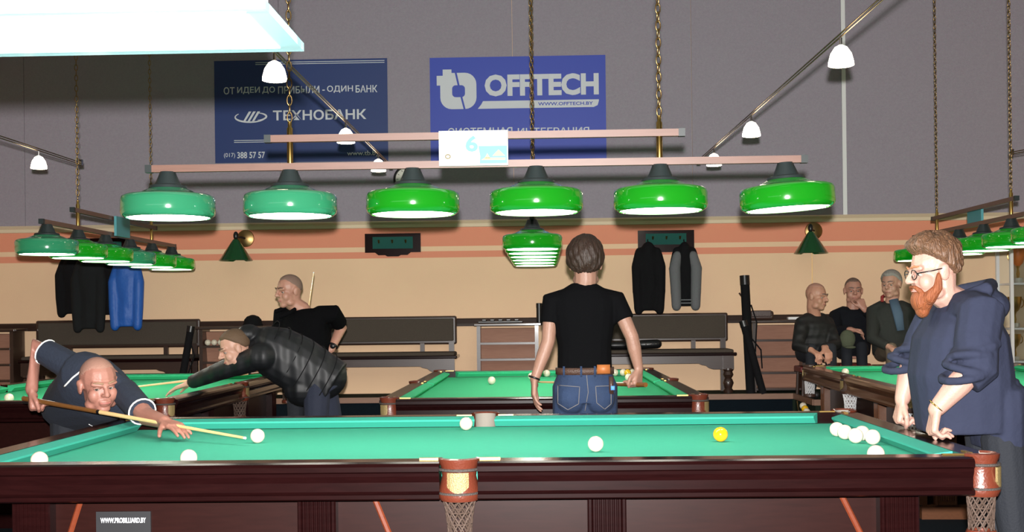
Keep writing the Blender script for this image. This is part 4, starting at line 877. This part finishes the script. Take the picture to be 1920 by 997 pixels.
p.extra.append(('collar', MB().tube([HC + V((-.10, -.05, -.165)), HC + V((.0, .06, -.12)), HC + V((.08, .0, -.13)), HC + V((.02, -.09, -.18)), HC + V((-.05, -.11, -.21))], .018, 8, rnd=True), BT, None))
p.extra += [('watch_strap', ring(LW + V((.012, .01, .03)), LW - LE, .037, .010), M['black'], None), ('watch_case', MB().lathe([(0, .008), (.022, .008), (.024, 0), (0, 0)], LW + V((.02, -.035, .03)), 16, R=Matrix.Rotation(PI / 2, 3, 'X')), M['black'], None)]
p.finish()
cue('thin cue standing behind the man in black polo', at(589, 512, Y4 + .2), at(552, 770, Y4 + .2))

# --- three seated spectators
def seated(label, u, v, face, up, sk, top, topm, hairm, hfn, sc, lean, lw, rw, lfd, rfd, lcurl=(40, 45, 45, 45), w=1.0, knees=((-.11, -.42), (.11, -.42)), trm=DKJ, extra=None, yy=7.70):
    HC = at(u, v, yy - .05); X = HC.x - lean[0]; p = Person(label, (X, yy - .42, PZ), .009)
    PEL = V((X, yy + .05, PZ + .47)); CH = V((X + lean[0] * .6, yy + lean[1], HC.z - .228)); tw = lean[2]; sdv = V((math.cos(tw), math.sin(tw), 0))
    p.head(HC, face, up, sc, 1.03); p.neck(CH + V((0, 0, .02)), .06)
    LS, RS = CH + sdv * .185 * w + V((0, 0, -.045)), CH - sdv * .185 * w + V((0, 0, -.045))
    LW, RW = V((X, yy, PZ)) + V(lw), V((X, yy, PZ)) + V(rw)
    LE = (LS + LW) / 2 + V((.10, -.02, -.10)); RE = (RS + RW) / 2 + V((-.10, -.02, -.10))
    p.torso('skin', PEL, CH, (1, 0, 0), sdv, inf=-.01); p.torso(top, PEL, CH, (1, 0, 0), sdv, w=(.185 * w, .19 * w, .2 * w, .195 * w, .10), d=(.15, .155, .145, .115, .08), inf=.016, lo=-.06)
    for a, b, c in ((LS, LE, LW), (RS, RE, RW)): p.limb('skin', [a, b, c], [.05, .042, .03]); p.limb(top, [CH.lerp(a, .5), a, b, b.lerp(c, .86)], [.09, .082, .066, .052])
    hand(p.mb('skin'), LW, lfd[0], lfd[1], lfd[2], lcurl, 20, 1.12); hand(p.mb('skin'), RW, rfd[0], rfd[1], rfd[2], (45, 50, 50, 50), 25, 1.12)
    B = V((X, yy, PZ))
    legs(p, PEL + V((0, 0, -.0)), (1, 0, 0), [B + V((knees[0][0], knees[0][1], .50)), B + V((knees[1][0], knees[1][1], .50))], [B + V((knees[0][0], knees[0][1] - .04, .09)), B + V((knees[1][0], knees[1][1] - .04, .09))], [B + V((knees[0][0], knees[0][1] - .24, .04)), B + V((knees[1][0], knees[1][1] - .24, .04))])
    p.build(sk, {top: topm, 'trousers': trm, 'shoes': SHOE}); p.face_parts(mat('brow_grey', (.16, .12, .1), .8), LIP); p.hair(hairm, hfn, 'hair', ridge=.003 if 'grey-haired' in label else 0)
    if extra: extra(p, HC, CH, LW, RW)
    p.finish(); st = thing('padded_stool', 'dark red padded stool under the ' + label.split(' man')[0] + ' man' + label.split(' man', 1)[1].split(' turned')[0].split(' holding')[0], 'stool', (X, yy + .05, PZ), 0, 'padded stools of the seated men')
    obj('seat', MB().box((0, 0, .275), (.34, .34, .06)), M['red'], st, bevel=.015)
    for a in (-1, 1):
        for b in (-1, 1): obj('leg', MB().tube([(a * .13, b * .13, .25), (a * .14, b * .14, 0)], .018, 8), M['dark'], st)
    return p
PUF = mat('black_puffer', (.006, .006, .006), .7, wave=('Z', 3.2, 1.0, .6))
seated('bald seated man in black puffer jacket turned to his neighbours', 1532, 556, (.75, -.62, -.12), (0, 0, 1), skin('tan2', (.48, .24, .16)), 'puffer_jacket', PUF, mat('bald_scalp', (.46, .24, .17), .5), lambda d: -.003 if d.z > .6 else -.012, 1.15, (.02, .02, .55), (.03, -.34, .50), (-.10, -.34, .48), ((.2, -.7, -.5), (0, 0, -1), (-1, 0, 0)), ((.5, -.7, -.4), (0, 0, -1), (1, 0, 0)), yy=7.20, knees=((-.10, -.30), (.10, -.30)), w=.92)
seated('seated man in black sweater holding hand to his mouth', 1601, 545, (-.08, -1, -.06), (0, 0, 1), skin('tan3', (.46, .23, .165)), 'sweater', mat('black_knit', (.005, .006, .009), .9, spec=.2, bump=.4, bscale=60), mat('hair_dark_crop', (.16, .10, .075), .85, bump=.4, bscale=260), buzz(.12, -.001), 1.15, (0, -.03, 0), (.07, -.21, .90), (-.12, -.40, .68), ((-.35, .1, .9), (-.3, .9, 0), (-1, 0, .3)), ((.9, -.2, -.1), (0, 0, -1), (0, -1, 0)), (60, 65, 70, 70), 1.0, yy=7.80, knees=((-.15, -.32), (.01, -.32)))
GJ = mat('dark_green_jacket', (.016, .018, .015), .85, bump=.4, bscale=30)
def shirt(p, HC, CH, LW, RW): p.extra += [('blue_shirt', MB().tube([CH + V((-.01, -.11, .07)), CH + V((.02, -.165, -.08)), CH + V((.04, -.185, -.25))], [.05, .055, .04], 10, flat=.4), mat('blue_shirt', (.06, .10, .15), .8), None), ('red_lining', MB().tube([CH + V((-.11, -.06, .05)), CH + V((-.10, -.02, .1)), CH + V((-.05, .04, .12))], .016, 8), mat('red_lining', (.25, .02, .02), .8), None)]
seated('grey-haired seated man in open dark jacket over blue shirt', 1672, 533, (-.62, -.76, -.10), (-.05, 0, 1), skin('tan4', (.50, .27, .19)), 'jacket', GJ, mat('grey_hair', (.30, .28, .25), .7, bump=.6, bscale=120), hairfn(.011, .5, -.05, -.6), 1.15, (-.02, -.02, -.3), (.10, -.28, .52), (-.12, -.33, .50), ((-.6, -.7, -.2), (0, 0, -1), (0, -1, 0)), ((.6, -.7, -.2), (0, 0, -1), (0, -1, 0)), w=.95, yy=7.22, knees=((-.10, -.30), (.10, -.30)), trm=mat('khaki_trousers', (.10, .075, .05), .85), extra=shirt)
q = at(1590, 632, 7.36); t = thing('flat_cap', 'olive green cap dangling from a hand of the seated man in sweater', 'cap', q)
obj('crown', MB().ell((0, 0, -.02), (.085, .055, .10)), mat('olive_cloth', (.075, .085, .05), .9, bump=.4, bscale=60), t, True); obj('peak', MB().ell((.02, -.03, -.105), (.06, .04, .018)), MATS['olive_cloth'], t, True)

# ---------------------------------------------------------------- groups of repeats
GR = {'billiard_table': 'billiard tables of the hall', 'billiard_lamp': 'six-shade lamps above the billiard tables', 'pendant_lamp': 'frosted pendant lamps on the cables', 'lamp_cable': 'twin lamp cables', 'coat_rack': 'coat racks on the back wall', 'wall_sconce': 'green sconces on the back wall', 'bench': 'upholstered benches along the back wall', 'ball_shelf': 'ball shelves along the back wall', 'coat': 'coats on the wall racks', 'trophy': 'cups in the trophy cabinet', 'cue': 'cues in use', 'ball_rack': 'ball racks under the pockets', 'poster': 'posters on the back wall'}
for o in list(COL.objects):
    if o.parent or 'label' not in o: continue
    k = o.name.split('.')[0]
    if k in GR: o['group'] = GR[k]
    elif k == 'billiard_ball':
        x, y, z = o.location
        o['group'] = 'balls on the ball shelf' if y > 7.5 else 'balls caught in the ball racks' if z < .7 else 'balls on the long table' if y < 1.2 else 'balls on the table with white nets' if x > 2.5 else 'balls on the table of the jacketed player' if x < -2 else 'balls on the table behind the man in t-shirt'
